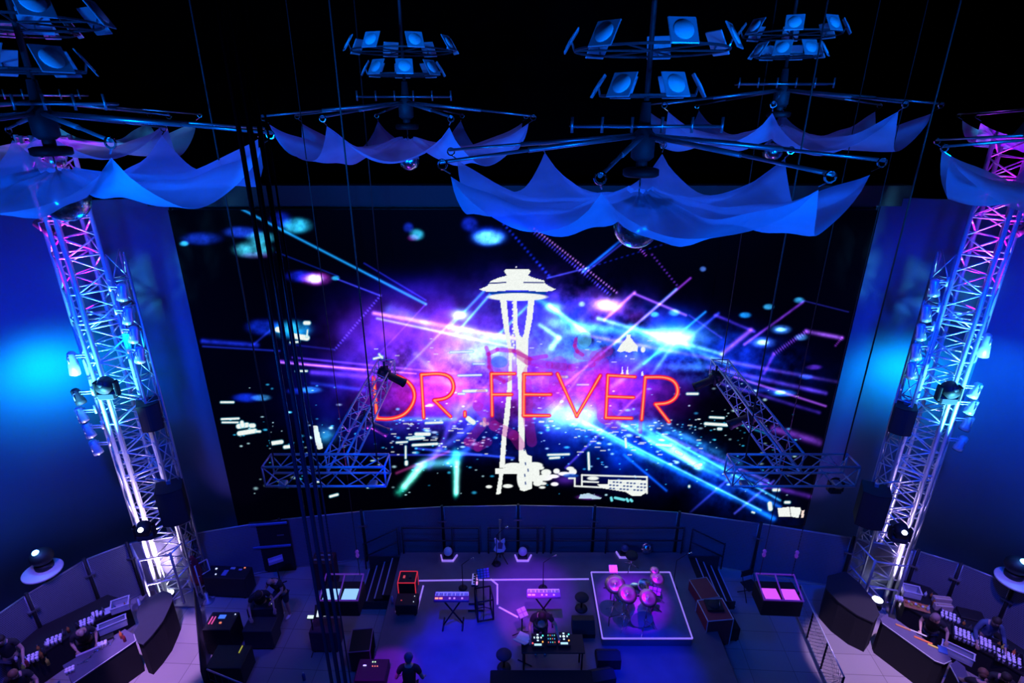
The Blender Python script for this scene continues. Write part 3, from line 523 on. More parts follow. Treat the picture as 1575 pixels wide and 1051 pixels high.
# ------------------------------------------------------------------ fixtures on the towers
def par_can(loc, s, label, dark=False, tilt=12, arm=.34, L=.42):
    t = thing('par_can', label, 'stage light', loc, 0, 'can lights clamped to the lattice towers')
    M = Matrix.Rotation(R(tilt) * s, 4, 'Y')
    MB().lathe([(.06, .26), (.10, .22), (.105, -.02), (.12, -.06), (.125, -L + .26)], M=M, n=16).build('body', darkgrey if dark else alu, t)
    MB().lathe([(.118, -L + .263), (.118, -L + .245)], M=M, n=16).build('lens', black, t)
    y = MB().path([(0, -.14, -.02), (0, -.15, .16), (0, .15, .16), (0, .14, -.02)], .014); y.build('yoke', aludull, t)
    MB().tube((0, 0, .17), (-s * arm, .05, .17), .022).tube((-s * arm, .05, .05), (-s * arm, .05, .29), .03).tube((0, 0, .10), (-s * arm, .05, .10), .015).build('bracket_arm', alu, t)
    return t
for i, (x, y) in enumerate(((188, 452), (197, 488), (206, 517), (215, 548))):
    par_can(ay(x, y, 13.2), 1, 'silver can light on the inner side of the left tower, %s from the top' % ORD[i], arm=.30)
for i, (x, y) in enumerate(((126, 640), (137, 664), (148, 690))):
    par_can(ay(x, y, 13.2), -1, 'silver can light on the outer side of the left tower, %s below the dark can' % ORD[i], arm=.36)
par_can(ay(121, 612, 13.2), -1, 'dark can light on the outer side of the left tower above three silver cans', True, arm=.36)
par_can(ay(112, 556, 13.2), -1, 'long silver can light highest on the outer side of the left tower', tilt=-6, arm=.5, L=.62)
for i, (x, y) in enumerate(((1437, 445), (1424, 484), (1416, 513), (1409, 543), (1402, 572))):
    par_can(ay(x, y, 13.2), -1, 'silver can light on the inner side of the right tower, %s from the top' % ORD[i], arm=.30)
for i, (x, y) in enumerate(((1499, 603), (1493, 628), (1487, 653), (1477, 684))):
    par_can(ay(x, y, 13.2), 1, 'silver can light on the outer side of the right tower, %s below the long can' % ORD[i], arm=.36)
par_can(ay(1516, 528, 13.2), 1, 'long silver can light highest on the outer side of the right tower', tilt=-6, arm=.5, L=.62)
par_can(ay(70, 352, 13.2), -1, 'dark can light lit magenta near the top of the left tower', True, arm=.5, tilt=50)
par_can(ay(1572, 352, 13.2), 1, 'dark can light lit magenta near the top of the right tower', True, arm=.4, tilt=50)

def moving_head(loc, label, lens, face, sc=1.):
    t = thing('moving_head_light', label, 'stage light', loc, face); t.scale = (sc,) * 3
    MB().box((0, .02, -.05), (.34, .24, .16), bev=.03).build('base', darkgrey, t)
    MB().box((-.19, 0, .10), (.05, .16, .30), bev=.02).box((.19, 0, .10), (.05, .16, .30), bev=.02).box((0, 0, -.03), (.42, .14, .05)).build('yoke', black, t)
    h = MB().lathe([(.08, .14), (.14, .10), (.15, -.04), (.12, -.16)], (0, 0, .18), M=Matrix.Rotation(R(-65), 4, 'X'), n=18).build('head', black, t)
    MB().lathe([(.055, 0), (.05, .03)], (0, -.155, .245), M=Matrix.Rotation(R(65), 4, 'X'), n=16).build('lens', lens, h)
    return t
moving_head(ay(166, 604, 12.75), 'dark moving head light at mid height on the left tower', darkgrey, .1, 1.25)
moving_head(ay(1457, 611, 12.75), 'dark moving head light at mid height on the right tower', darkgrey, -.1, 1.25)
moving_head(ay(224, 822, 12.4), 'moving head light with a glowing lens low on the left tower', glow_w, .25, 1.2)
moving_head(ay(1383, 826, 12.4), 'moving head light with a glowing lens low on the right tower', glow_w, -.25, 1.2)
for s, p, n in ((1, (259, 912), 'left'), (-1, (1350, 922), 'right')):
    q = az(*p, .30); t = thing('floor_uplight', 'glowing floor uplight at the foot of the %s tower' % n, 'stage light', (q.x, q.y, 0))
    MB().lathe([(.16, 0), (.16, .05), (.07, .07), (.07, .12)], n=18).build('base', black, t)
    b = MB().lathe([(.10, .12), (.15, .16), (.16, .28)], n=18).build('body', darkgrey, t)
    MB().lathe([(.145, .282), (.10, .30)], n=18).build('lens', glow_w, t)
def speaker(loc, d, rz, label):
    t = thing('speaker_cabinet', label, 'speaker', loc, rz)
    w_, dp, h = d; n = 8
    pts = [(-w_ / 2, dp / 2), (-w_ / 2, -dp / 2)] + [(-w_ / 2 + w_ * k / n, -dp / 2 - .10 * math.sin(PI * k / n)) for k in range(1, n)] + [(w_ / 2, -dp / 2), (w_ / 2, dp / 2)]
    MB().prism(pts[::-1], -h / 2, h / 2).build('cabinet', mat('speaker_black', (.006, .006, .008), .7), t)
    MB().prism([(x * .92, y - .012) for x, y in pts[1:-1]][::-1], -h / 2 + .03, h / 2 - .03).build('grille', rubber, t)
    MB().box((0, .1, h / 2 + .05), (.1, .1, .1)).tube((0, .1, h / 2 + .08), (-.5 if loc[0] < 0 else .5, .15, h / 2 + .3), .025).build('bracket', aludull, t)
speaker(ay(231, 637, 13.4), (.5, .46, .76), .55, 'small black speaker high on the inner side of the left tower')
speaker(ay(266, 772, 13.2), (.66, .6, 1.1), .45, 'large black speaker low on the inner side of the left tower')
speaker(ay(1388, 643, 13.4), (.5, .46, .76), -.5, 'small black speaker high on the inner side of the right tower')
speaker(ay(1341, 777, 13.2), (.68, .6, 1.12), -.45, 'large black speaker low on the inner side of the right tower')
for (px, py), n in (((66, 872), 'left'), ((1562, 886), 'right')):
    q = az(px, py + 8, 2.1); t = thing('shelf_light', 'blue beam light on a round white shelf at the %s, above the fence' % n, 'stage light', q)
    MB().lathe([(.46, 0), (.47, .02), (.47, .05), (.45, .06)], n=32).build('shelf', white, t)
    MB().tube((0, .05, -q.z), (0, .05, 0), .05, 8).build('pole', black, t)
    MB().lathe([(.2, .06), (.22, .1), (.22, .18), (.16, .22)], (0, .1, 0), n=20).build('base', black, t)
    h = MB().ball((0, .12, .42), .28, 18, 10, (1, 1, .85)).build('head', black, t)
    MB().lathe([(.085, 0), (.075, .03)], (0, -.0, .655), M=Matrix.Rotation(R(22), 4, 'X'), n=16).build('lens', glow_b, h)
    lamp('shelf_glow_' + n, (q.x, q.y - .1, q.z + .95), (.05, .25, 1), 18, .06)
# ------------------------------------------------------------------ hanging T trusses
def truss(bm, a, c, s, n):
    a, c = Vector(a), Vector(c); d = (c - a).normalized(); up = Vector((0, 0, 1)); sd = d.cross(up).normalized()
    cs = [sd * (s / 2 * i) + up * (s / 2 * j) for i, j in ((-1, -1), (1, -1), (1, 1), (-1, 1))]
    for o in cs: bm.tube(a + o, c + o, .026, 8)
    L = (c - a).length
    for k in range(n + 1):
        p = a + d * L * k / n
        for i in range(4):
            if k in (0, n): bm.tube(p + cs[i], p + cs[(i + 1) % 4], .02)
            if k < n:
                q2 = a + d * L * (k + 1) / n; u, v = (cs[i], cs[(i + 1) % 4]) if k % 2 else (cs[(i + 1) % 4], cs[i])
                bm.tube(p + u, q2 + v, .013)
def t_truss(cx, ex, Y0, Y1, z, W_, label):
    t = thing('hanging_truss', label, 'truss', (cx, Y0, z))
    b = MB(); truss(b, (-W_ / 2, 0, 0), (W_ / 2, 0, 0), .46, 6); b.build('cross_truss', alu, t)
    b = MB(); truss(b, (.12, .25, 0), (ex - cx, Y1 - Y0, 0), .46, 12); b.build('spine_truss', alu, t)
    for x in (-W_ / 2 + .3, W_ / 2 - .3): MB().box((x, -.1, -.27), (.16, .2, .1), bev=.02).build('clamp', aludull, t)
    return t
t_truss(-3.78, -3.6, 9.9, 15.0, 6.95, 2.45, 'left hanging T-shaped truss in front of the LED wall')
t_truss(5.72, 5.95, 9.9, 15.0, 6.95, 2.5, 'right hanging T-shaped truss in front of the LED wall')
def projector(loc, az_, label, m=black, L=.62):
    t = thing('profile_spotlight', label, 'stage light', loc, az_)
    M = Matrix.Rotation(R(125), 4, 'Y')
    MB().lathe([(.08, -.2), (.15, -.15), (.16, .1), (.10, .14), (.11, L - .1), (.13, L)], n=16, M=M).build('body', m, t)
    MB().box((0, 0, .14), (.22, .36, .05), bev=.01).box((0, .17, 0), (.06, .03, .3)).box((0, -.17, 0), (.06, .03, .3)).build('yoke', black, t)
    MB().tube((0, 0, .14), (0, 0, .36), .03).build('hook_clamp', darkgrey, t)
projector(ay(592, 575, 14.2), .25, 'dark spotlight under the far end of the left hanging truss')
projector(ay(562, 650, 12.3), .2, 'dark spotlight lit magenta midway under the left hanging truss', mat('magenta_lit_housing', (.10, .06, .12), .35))  # magenta light is put into the colour of this housing
projector(ay(1100, 582, 14.2), PI - .3, 'dark spotlight under the far end of the right hanging truss')
projector(ay(1158, 640, 12.3), PI - .3, 'dark spotlight midway under the right hanging truss')
moving_head(ay(1284, 752, 9.9), 'small dark moving head under the near bar of the right hanging truss', black, 0, .75)
def cable(name, label, x, y, z0, z1, r, m, g=None):
    o = MB().tube((0, 0, z0), (0, 0, z1), r, 8).build(name, m, None, (x, y, 0)); tag(o, label, 'cable', g); return o
for i, (px, py, Y, z) in enumerate(((404, 420, 9.9, 7.18), (588, 470, 9.9, 7.18), (541, 450, 15.0, 7.18), (1376, 420, 9.9, 7.18), (1214, 420, 9.9, 7.18), (1118, 480, 14.8, 7.18))):
    P0 = {0: -4.85, 1: -2.75, 2: -3.6, 3: 6.75, 4: 4.75, 5: 5.95}[i]
    cable('hoist_cable', ['thin hoist cable at the outer end of the left hanging truss', 'thin hoist cable at the inner end of the left hanging truss', 'thin hoist cable at the far end of the left hanging truss', 'thin hoist cable at the outer end of the right hanging truss', 'thin hoist cable at the inner end of the right hanging truss', 'thin hoist cable at the far end of the right hanging truss'][i], P0, Y, z - .05, 20.9, .014, black)
# thick cables close to the camera
for i, (px, r, m) in enumerate(((334, .018, 'a'), (347, .022, 'b'), (359, .020, 'a'), (367, .008, 'b'))):
    q = ay(px, 0, 4.2)
    cable('multicore_cable', 'thick dark vertical cable, %s from the left in the near bundle' % ORD[i], q.x, 4.2 + .05 * i, 0, 20.9, r, mat('cable_sheath', (.005, .010, .026), .25), 'near bundle of vertical cables')

# ------------------------------------------------------------------ canopies
def cloth_mesh(Rr, rot, seed, S=1.):
    rs = np.random.RandomState(seed); NA, NR = 128, 26; vs = []; fs = []
    jit = rs.uniform(.85, 1.2, 8); ph = rs.uniform(0, 6, 4)
    for k in range(NR + 1):
        s_ = .07 + .93 * k / NR
        for i in range(NA):
            a = 2 * PI * i / NA + rot; u = i / (NA / 8); f = u - math.floor(u); e = 1 - abs(2 * f - 1) ; j = jit[int(u) % 8]
            mid = math.sin(PI * f)                                # 0 at a corner, 1 between corners
            rr = Rr * s_ * (1 - .14 * mid * s_)
            cz = -.62 * math.sin(PI * min(1, s_ * .98)) ** .9 * .62         # corner seam
            ez = -.74 * j * (1 - (2 * f - 1) ** 2) ** .8 * s_ ** 1.6          # free edge dips
            z = -.26 * (1 - s_) + cz * (1 - .15 * mid) + ez * .86
            z += .045 * math.sin(26 * a / 2 * 1.0 + 2.2 * math.sin(3 * a + ph[3])) * s_ * (1 - s_) * 2.2 * (.4 + mid)
            z += .035 * math.sin(9 * s_ + 3 * math.sin(a * 2 + ph[0])) * mid + .02 * math.sin(17 * s_ * (1 + .3 * math.sin(a * 3 + ph[1])) + ph[2])
            vs.append((rr * math.cos(a), rr * math.sin(a), z * S))
    for k in range(NR):
        for i in range(NA): j = (i + 1) % NA; fs.append((k * NA + i, k * NA + j, (k + 1) * NA + j, (k + 1) * NA + i))
    return MB().add(vs, fs, None, True)
def canopy(loc, rimz, rot, seed, where, Rr=3.0, ballr=.28, balldz=-1.25, S=1.):
    x, y, z = loc
    t = thing('fabric_canopy', 'blue-lit sheer canopy on spread arms, ' + where, 'canopy', loc, 0, 'sheer fabric canopies under the ceiling')
    dr = rimz - z
    MB().lathe([(.10, -.35), (.16, -.30), (.16, 0), (.09, .06), (.06, .4)], n=16).build('hub', darkgrey, t)
    MB().lathe([(.22, -.56), (.25, -.54), (.25, -.46), (.20, -.44)], n=20).build('collar', black, t)
    MB().tube((0, 0, -.3), (0, 0, -.5), .08, 8).build('stem', darkgrey, t)
    hs = 1.0; bars = MB()
    for q, (sx, sy) in enumerate(((1, 1), (1, -1))): pass
    rr2 = MB()
    for dy in (-.13, .13): rr2.tube((-hs, dy - .02, .10), (hs, dy - .02, .10), .022)
    for k in range(6): xx = -hs + 2 * hs * k / 5; rr2.tube((xx, -.16, .02), (xx, -.16, .22), .02).tube((xx, -.16, .1), (xx, .12, .1), .015)
    rr2.build('spreader_bar', steel, t)
    for k in range(8):
        a = rot + k * PI / 4; ex, ey = Rr * math.cos(a), Rr * math.sin(a)
        arm = MB().tube((.1 * math.cos(a), .1 * math.sin(a), -.02), (ex * .62, ey * .62, dr * .62), .032, 8).tube((ex * .6, ey * .6, dr * .6), (ex * 1.03, ey * 1.03, dr * 1.03), .022, 8).build('arm', steel, t)
        hk = MB(); c = Vector((ex * 1.02, ey * 1.02, dr - .03))
        for q in range(10):
            b0, b1 = 2 * PI * q / 10, 2 * PI * (q + 1) / 10
            hk.tube(c + Vector((.055 * math.cos(b0), 0, .055 * math.sin(b0))), c + Vector((.055 * math.cos(b1), 0, .055 * math.sin(b1))), .012, 5)
        hk.tube(c - Vector((0, 0, .05)), (ex * .985, ey * .985, dr - .14), .010, 5).build('hook', chrome, arm)
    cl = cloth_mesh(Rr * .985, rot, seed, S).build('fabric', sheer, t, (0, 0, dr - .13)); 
    g = thing('mirror_ball', 'mirror ball hanging under the canopy ' + where, 'mirror ball', (x, y, z + balldz), 0, 'mirror balls under the canopies')
    MB().ball((0, 0, 0), ballr, 28, 16).build('ball', ballm, g)
    MB().lathe([(.05, ballr - .01), (.05, ballr + .06)], n=12).tube((0, 0, ballr), (0, 0, -balldz - .5), .012).build('hanger', chrome, g)
R0 = R(25.5)
canopy((1.80, 8.3, 13.50), 13.24, R0, 1, 'in front above the LED wall, right of centre', Rr=2.85, ballr=.33, balldz=-1.24)
canopy((-6.35, 8.3, 13.78), 13.52, R(2), 2, 'at left in the near row above the left tower', Rr=2.95, ballr=.31, balldz=-1.15)
canopy((9.35, 8.3, 13.60), 13.32, R(-100), 3, 'at the right edge in the near row', ballr=.3)
canopy((-2.30, 13.4, 13.97), 13.70, R(25), 4, 'in the far row left of the middle', Rr=2.85, ballr=.23, balldz=-1.2)
canopy((5.80, 13.4, 14.22), 13.93, R(19.5), 5, 'in the far row right of the middle', Rr=2.85, ballr=.23, balldz=-1.25)
canopy((-10.2, 13.4, 14.0), 13.72, R(-100), 6, 'in the far row behind the left canopy', ballr=.23)
canopy((13.4, 13.4, 14.0), 13.72, R(-95), 8, 'in the far row at the right edge', ballr=.23)

# rings of tilted reflector plates over the canopies
def reflector_ring(x, y, zc, tiers, where, sz):
    t = thing('reflector_cluster', 'cluster of tilted square reflectors hanging ' + where, 'reflector cluster', (x, y, tiers[0][0]), 0, 'reflector clusters over the canopies')
    z0 = tiers[0][0]
    MB().tube((0, 0, zc + .42 - z0), (0, 0, 20.9 - z0), .035, 8).build('pole', black, t)
    for z, rr, n, a0 in tiers:
        hp = MB()
        for k in range(36):
            a, c = 2 * PI * k / 36, 2 * PI * (k + 1) / 36; hp.tube((rr * math.cos(a), rr * math.sin(a), z - z0), (rr * math.cos(c), rr * math.sin(c), z - z0), .018, 5)
        for k in range(3): a = PI * k / 3; hp.tube((rr * math.cos(a), rr * math.sin(a), z - z0), (-rr * math.cos(a), -rr * math.sin(a), z - z0), .014, 5)
        hp.build('hoop', darkgrey, t)
        for k in range(n):
            a = a0 + 2 * PI * k / n; M = Matrix.Rotation(a, 4, 'Z') @ Matrix.Translation((rr * 1.05, 0, z - z0 + .12)) @ Matrix.Rotation(R(58), 4, 'Y')
            p = MB(); p.box((0, 0, 0), (sz, sz, .02), bev=.008); p.v = [M @ v for v in p.v]; o = p.build('reflector_plate', mat('frosted_plate', (.5, .52, .58), .35, .3), t)
            d = MB().lathe([(sz * .40, -.012), (sz * .38, -.022)] if False else [(sz * .36, .011), (sz * .34, .022)], n=20, M=M); d.build('disc', mat('disc_white', (.85, .86, .9), .35), o)
            MB().tube(M @ Vector((0, 0, 0)), (rr * math.cos(a), rr * math.sin(a), z - z0), .015, 5).build('stalk', steel, o)
reflector_ring(1.80, 8.3, 13.5, ((14.52, .98, 7, .35), (13.98, .62, 6, -.2)), 'above the front canopy', .34)
reflector_ring(-6.35, 8.3, 13.78, ((14.85, .95, 7, .2), (14.28, .62, 6, -.5)), 'above the left near canopy', .38)
reflector_ring(-2.3, 13.4, 13.97, ((14.95, 1.05, 8, .4), (14.5, .75, 8, .2)), 'above the far canopy left of the middle', .34)
reflector_ring(5.8, 13.4, 14.22, ((15.25, .95, 8, .4), (14.85, .65, 8, .2)), 'above the far canopy right of the middle', .34)
reflector_ring(-10.2, 13.4, 14.0, ((15.3, .95, 8, .1),), 'above the far canopy at the left edge', .34)
reflector_ring(13.4, 13.4, 14.0, ((15.9, .95, 8, .1),), 'high at the right edge of the ceiling', .34)
for i, (px, py) in enumerate(((417, 292), (573, 289), (1353, 299), (726, 285), (874, 285), (1031, 290))):
    q = ay(px, py, 20.32); o = MB().ball((0, 0, 0), .045 if i < 3 else .04, 10, 6).build('indicator_light', mat('tiny_lamp', (1, 1, 1), .4, emit=(.8, .7, 1), power=8), None, q)
    tag(o, ['tiny glowing light above the LED wall beside the cable bundle', 'tiny glowing light above the LED wall at middle left', 'tiny glowing light above the LED wall at far right', 'tiny pink light behind the left of the front canopy', 'tiny pink light behind the middle of the front canopy', 'tiny pink light behind the right of the front canopy'][i], 'light')
# ------------------------------------------------------------------ raised stage, its steps and rails
ZD = .6
SX0, SX1, SY1 = az(603, 905, ZD).x, az(1078, 905, ZD).x, 14.55
tag(MB().box(((SX0 + SX1) / 2, (SY1 + 4) / 2, ZD / 2), (SX1 - SX0, SY1 - 4, ZD), bev=.01).build('stage_deck_platform', deckm), 'low black stage platform carrying the band gear', 'stage platform')
def rail_run(pts, label, zs_=(.5, 1.0), z0=ZD, n=None):
    t = thing('stage_rail', label, 'railing', (pts[0][0], pts[0][1], z0)); o = Vector(pts[0] if len(pts[0]) == 3 else (*pts[0], z0))
    P = [Vector(p if len(p) == 3 else (*p, z0)) - o for p in pts]; b = MB()
    for z in zs_: b.path([p + Vector((0, 0, z)) for p in P], .022)
    b.build('rails', darkgrey, t)
    for p in P: MB().tube(p, p + Vector((0, 0, zs_[-1] + .03)), .025, 8).build('post', darkgrey, t)
rail_run([(SX0 + .1, 14.5), (-1.9, 14.5), (-1.05, 14.5)], 'black tube railing at stage back, left of the guitar')
rail_run([(-.75, 14.5), (.8, 14.5), (1.0, 14.5)], 'black tube railing at stage back behind the guitar')
rail_run([(1.25, 14.5), (3.0, 14.5), (SX1 - .2, 14.5)], 'black tube railing at stage back behind the drum riser')
for s, x0, n in ((-1, SX0, 'left'), (1, SX1, 'right')):
    t = thing('stage_steps', 'black steps with pale nosing strips at the %s side of the stage' % n, 'steps', (x0, 13.6, 0))
    for k in range(4):
        z = ZD * (3.6 - k) / 4; x = s * (.13 + .26 * k)
        tr = MB().box((x, 0, z - .02), (.25, 1.5, .04)).build('tread', black, t)
        MB().box((x + s * .11, 0, z + .004), (.035, 1.5, .008)).build('nosing', mat('pale_nosing', (.6, .62, .68), .5), tr)
    MB().box((s * .5, .76, .3), (1.0, .03, .6)).box((s * .5, -.76, .15), (1.0, .03, .3)).box((s * .5, 0, .05), (1.0, 1.5, .03)).build('stringer', darkgrey, t)
    rail_run([(x0 + s * .05, 14.45, .6), (x0 + s * 1.15, 14.45, .0)], 'sloping black handrail beside the %s stage steps' % n)
# barriers that part the wings from the public floor
for pts, label in (((az(309, 945), az(322, 1075)), 'dark panel barrier at the left edge of the pale tiled floor'), ((az(1222, 940), az(1285, 1085)), 'see-through mesh barrier along the right wing of the stage')):
    a, c = pts; L = (c - a).length; ang = math.atan2(c.y - a.y, c.x - a.x); t = thing('barrier', label, 'barrier', a, ang)
    if 'dark' in label: MB().box((L / 2, 0, .5), (L, .04, .96)).build('panel', darkgrey, t)
    else:
        b = MB(); n = int(L / .12)
        for k in range(n):
            b.tube((k * .12, 0, .05), (min(L, k * .12 + .9), 0, .95), .005, 4).tube((k * .12, 0, .95), (min(L, k * .12 + .9), 0, .05), .005, 4)
        b.build('mesh', steel, t)
    MB().tube((0, 0, 1.0), (L, 0, 1.0), .02).tube((0, 0, .04), (L, 0, .04), .02).build('rail', alu if 'mesh' in label else black, t)
    for k in range(4): MB().tube((L * k / 3, 0, 0), (L * k / 3, 0, 1.0), .025).build('post', black, t)
a, c = az(318, 1030, 1.0), az(372, 1052, 1.0); a.z = c.z = 0; L = (c - a).length; t = thing('barrier', 'low crowd barrier with lit violet top rail at the lower left wing', 'barrier', a, math.atan2(c.y - a.y, c.x - a.x))
MB().tube((0, 0, 1), (L * 1.6, 0, 1), .025).build('rail', mat('violet_lit_tube', (.5, .4, .6), .3, .6), t); b = MB()  # violet light on the rail is put into its colour
for k in range(9): b.tube((L * .2 * k, 0, .05), (L * .2 * k, 0, 1), .01)
for z in (.05, .35, .65): b.tube((0, 0, z), (L * 1.6, 0, z), .01)
b.build('mesh', darkgrey, t)

# white edge strips
def strip(pts, z, label, m=tapem, wd=.045):
    P = [az(x, y, z) for x, y in pts]; b = MB()
    for p, q in zip(P, P[1:]): d = q - p; b.box((p + q) / 2 + Vector((0, 0, .01)), (d.length + wd * .6, wd, .02), rz=math.atan2(d.y, d.x))
    o = P[0].copy(); b.v = [v - o for v in b.v]; tag(b.build('floor_edge_strip', m, None, o), label, 'light strip')
strip([(645, 894), (710, 893), (905, 891.5)], ZD, 'long glowing white strip running across the stage behind the keyboards')
strip([(651, 902), (641, 941), (609, 941)], ZD, 'L-shaped glowing strip round the amplifiers at stage left')
strip([(755, 892), (765, 900), (765, 930)], ZD, 'short bent glowing strip between the two keyboards')
strip([(768, 935), (796, 950)], ZD, 'slanting glowing strip ending at the drum pad')

# ------------------------------------------------------------------ drum riser and kit
ZR = .86
ra, rb, rc, rd = az(908, 881, ZR), az(1028, 878, ZR), az(928, 983, ZR), az(1065, 979, ZR)
rx0, rx1, ry0, ry1 = (ra.x + rc.x) / 2, (rb.x + rd.x) / 2, rc.y, ra.y
t = thing('drum_riser', 'square black drum riser with glowing violet edge strips', 'drum riser', ((rx0 + rx1) / 2, (ry0 + ry1) / 2, ZD)); wx, wy = rx1 - rx0, ry1 - ry0
MB().box((0, 0, (ZR - ZD) / 2), (wx, wy, ZR - ZD), bev=.01).build('platform', deckm, t)
MB().box((0, 0, ZR - ZD + .008), (wx - .1, wy - .1, .012)).build('carpet', mat('riser_carpet', (.16, .16, .22), .9, noise=.4, scale=3), t)
for x, y, w_, l in ((0, -wy / 2, wx, .035), (0, wy / 2, wx, .035), (-wx / 2, 0, .035, wy), (wx / 2, 0, .035, wy)): MB().box((x, y, ZR - ZD + .01), (w_, l, .03)).build('edge_strip', tapem, t)
def drum(px, py, z, r, h, label, tilt=(0, 0), name='tom_drum', legs=True):
    q = az(px, py, z); t = thing(name, label, 'drum', (q.x, q.y, ZR + .014), 0, None); zz = z - ZR; M = Matrix.Translation((0, 0, zz)) @ Matrix.Rotation(tilt[0], 4, 'X') @ Matrix.Rotation(tilt[1], 4, 'Y')
    MB().lathe([(r, -h), (r, 0)], n=24, M=M).build('shell', pink, t)
    MB().lathe([(r * .97, .002), (r * .95, .008)], n=24, M=M).build('drum_head', drumskin, t)
    for k in (0, -h): MB().lathe([(r * 1.03, k - .015), (r * 1.04, k + .012), (r * .98, k + .014)], n=24, M=M).build('hoop', chrome, t)
    for k in range(3):
        a = k * 2 * PI / 3 + .4; MB().tube(M @ Vector((r * .9 * math.cos(a), r * .9 * math.sin(a), -h * .7)), (r * 1.25 * math.cos(a), r * 1.25 * math.sin(a), 0), .010).build('leg', chrome, t)
drum(958, 911, 1.62, .20, .22, 'violet rack drum in the middle of the kit between two cymbals', (.35, 0))
drum(977, 906, 1.50, .17, .16, 'small violet snare at the centre of the drum kit', (.2, 0), 'snare_drum')
drum(993, 901, 1.55, .20, .30, 'violet floor tom right of the centre of the drum kit', (.15, .15), 'floor_tom')
q = az(984, 945, 1.12); t = thing('bass_drum', 'violet bass drum with black front head at the front of the riser', 'drum', (q.x, q.y, ZR + .014)); M = Matrix.Translation((0, 0, .31)) @ Matrix.Rotation(R(90), 4, 'X')
MB().lathe([(.29, -.22), (.29, .22)], n=32, M=M).build('shell', pink, t)
MB().lathe([(.28, .221), (.27, .23)], n=32, M=M).build('front_head', blackcloth, t); MB().lathe([(.28, -.23), (.27, -.221)], n=32, M=M).build('rear_head', drumskin, t)
for k in (-.22, .22): MB().lathe([(.30, k - .02), (.305, k), (.30, k + .02), (.28, k + .02)], n=32, M=M).build('hoop', mat('hoop_violet', (.4, .25, .45), .3), t)
for s in (-1, 1): MB().tube((s * .27, -.1, .25), (s * .42, -.28, 0), .012).build('spur', chrome, t)
def cymbal(px, py, z, r, label, tilt=(.3, 0)):
    q = az(px, py, z); t = thing('cymbal', label, 'cymbal', (q.x, q.y, ZR + .014)); zz = z - ZR - .014; M = Matrix.Translation((0, 0, zz)) @ Matrix.Rotation(tilt[0], 4, 'X') @ Matrix.Rotation(tilt[1], 4, 'Y')
    MB().lathe([(r, -.004), (r * .6, .012), (r * .22, .02), (r * .16, .04), (r * .03, .05)], n=30, M=M).build('plate', brass, t)
    MB().tube((0, 0, zz + .06), (0, .0, .45), .012).tube((0, 0, .5), (0, 0, .2), .016).build('stand_pole', chrome, t)
    for k in range(3): a = k * 2 * PI / 3; MB().tube((0, 0, .35), (.28 * math.cos(a), .28 * math.sin(a), .01), .012).build('leg', chrome, t)
cymbal(946, 899, 2.02, .27, 'large bronze cymbal at the upper left of the drum kit', (.35, -.1))
cymbal(965, 914, 2.0, .26, 'large bronze cymbal at the middle of the drum kit', (.4, .1))
cymbal(997, 920, 2.0, .24, 'large bronze cymbal right of the bass drum', (.45, .1))
cymbal(1007, 878, 1.85, .13, 'small splash cymbal at the far right of the drum kit', (.3, 0))
cymbal(1011, 890, 1.78, .20, 'bronze hi-hat cymbal at the right back of the drum kit', (.3, .1))
t = thing('drum_throne', 'round black drum stool at the back of the riser', 'stool', az(980, 905, ZR + .014)); t.location.y = 13.55; t.location.x = az(979, 884, 1.35).x
MB().lathe([(.17, .45), (.19, .49), (.18, .55), (.1, .57)], n=20).build('seat', rubber, t); MB().tube((0, 0, .1), (0, 0, .46), .03, 8).build('column', chrome, t)
for k in range(3): a = 2 * PI * k / 3; MB().tube((0, 0, .2), (.25 * math.cos(a), .25 * math.sin(a), .01), .014).build('leg', chrome, t)
def stand_device(px, py, z, w_, d, label, cat, name, body, rz=0, tilt=.5, pads=None, zb=ZD, th=.06, padm=None):
    q = az(px, py, z); t = thing(name, label, cat, (q.x, q.y, zb), rz); M = Matrix.Translation((0, 0, z - zb)) @ Matrix.Rotation(tilt, 4, 'X'); b = MB().box((0, 0, 0), (w_, d, th), bev=.012); b.v = [M @ v for v in b.v]; o = b.build('casing', body, t)
    if pads:
        nx, ny = pads
        for i in range(nx):
            for j in range(ny):
                p = MB().box((-w_ / 2 + w_ * (i + .5) / nx, -d / 2 + d * (j + .5) / ny, th / 2 + .004), (w_ / nx * .8, d / ny * .8, .012)); p.v = [M @ v for v in p.v]; p.build('pad', padm or keyw, o)
    MB().tube((0, 0, z - zb - .05), (0, 0, .1), .018, 8).build('stand_pole', black, t)
    for k in range(3): a = 2 * PI * k / 3 + .3; MB().tube((0, 0, .22), (.26 * math.cos(a), .26 * math.sin(a), .012), .012).build('leg', black, t)
    return t
stand_device(943, 876, 1.75, .24, .24, 'small lit mixer box on a stand at the left back of the drum riser', 'mixer', 'mixer_box', white, 0, .5, (3, 1), ZR + .014, padm=mat('pink_display', (.9, .2, .5), .4, emit=(1, .15, .5), power=.7))
stand_device(1007, 910, 1.62, .34, .22, 'purple electronic drum pad right of the cymbals', 'drum pad', 'drum_pad', darkgrey, -.35, .45, (3, 2), ZR + .014, padm=mat('violet_pads', (.25, .2, .6), .4))
stand_device(803, 943, 1.5, .26, .26, 'small sampler with pink and white pads left of the DJ', 'sampler', 'sampler', pink, .5, .5, (2, 2))
def xstand(t, w_, h, yo=0):
    for s in (-1, 1):
        MB().tube((-s * w_ * .28, yo, h - .03), (s * w_ * .28, yo + s * .03, .02), .022, 8).build('cross_leg', black, t)
        MB().tube((s * w_ * .28, yo - .22, .022), (s * w_ * .28, yo + .22, .022), .022, 8).build('foot_bar', black, t)
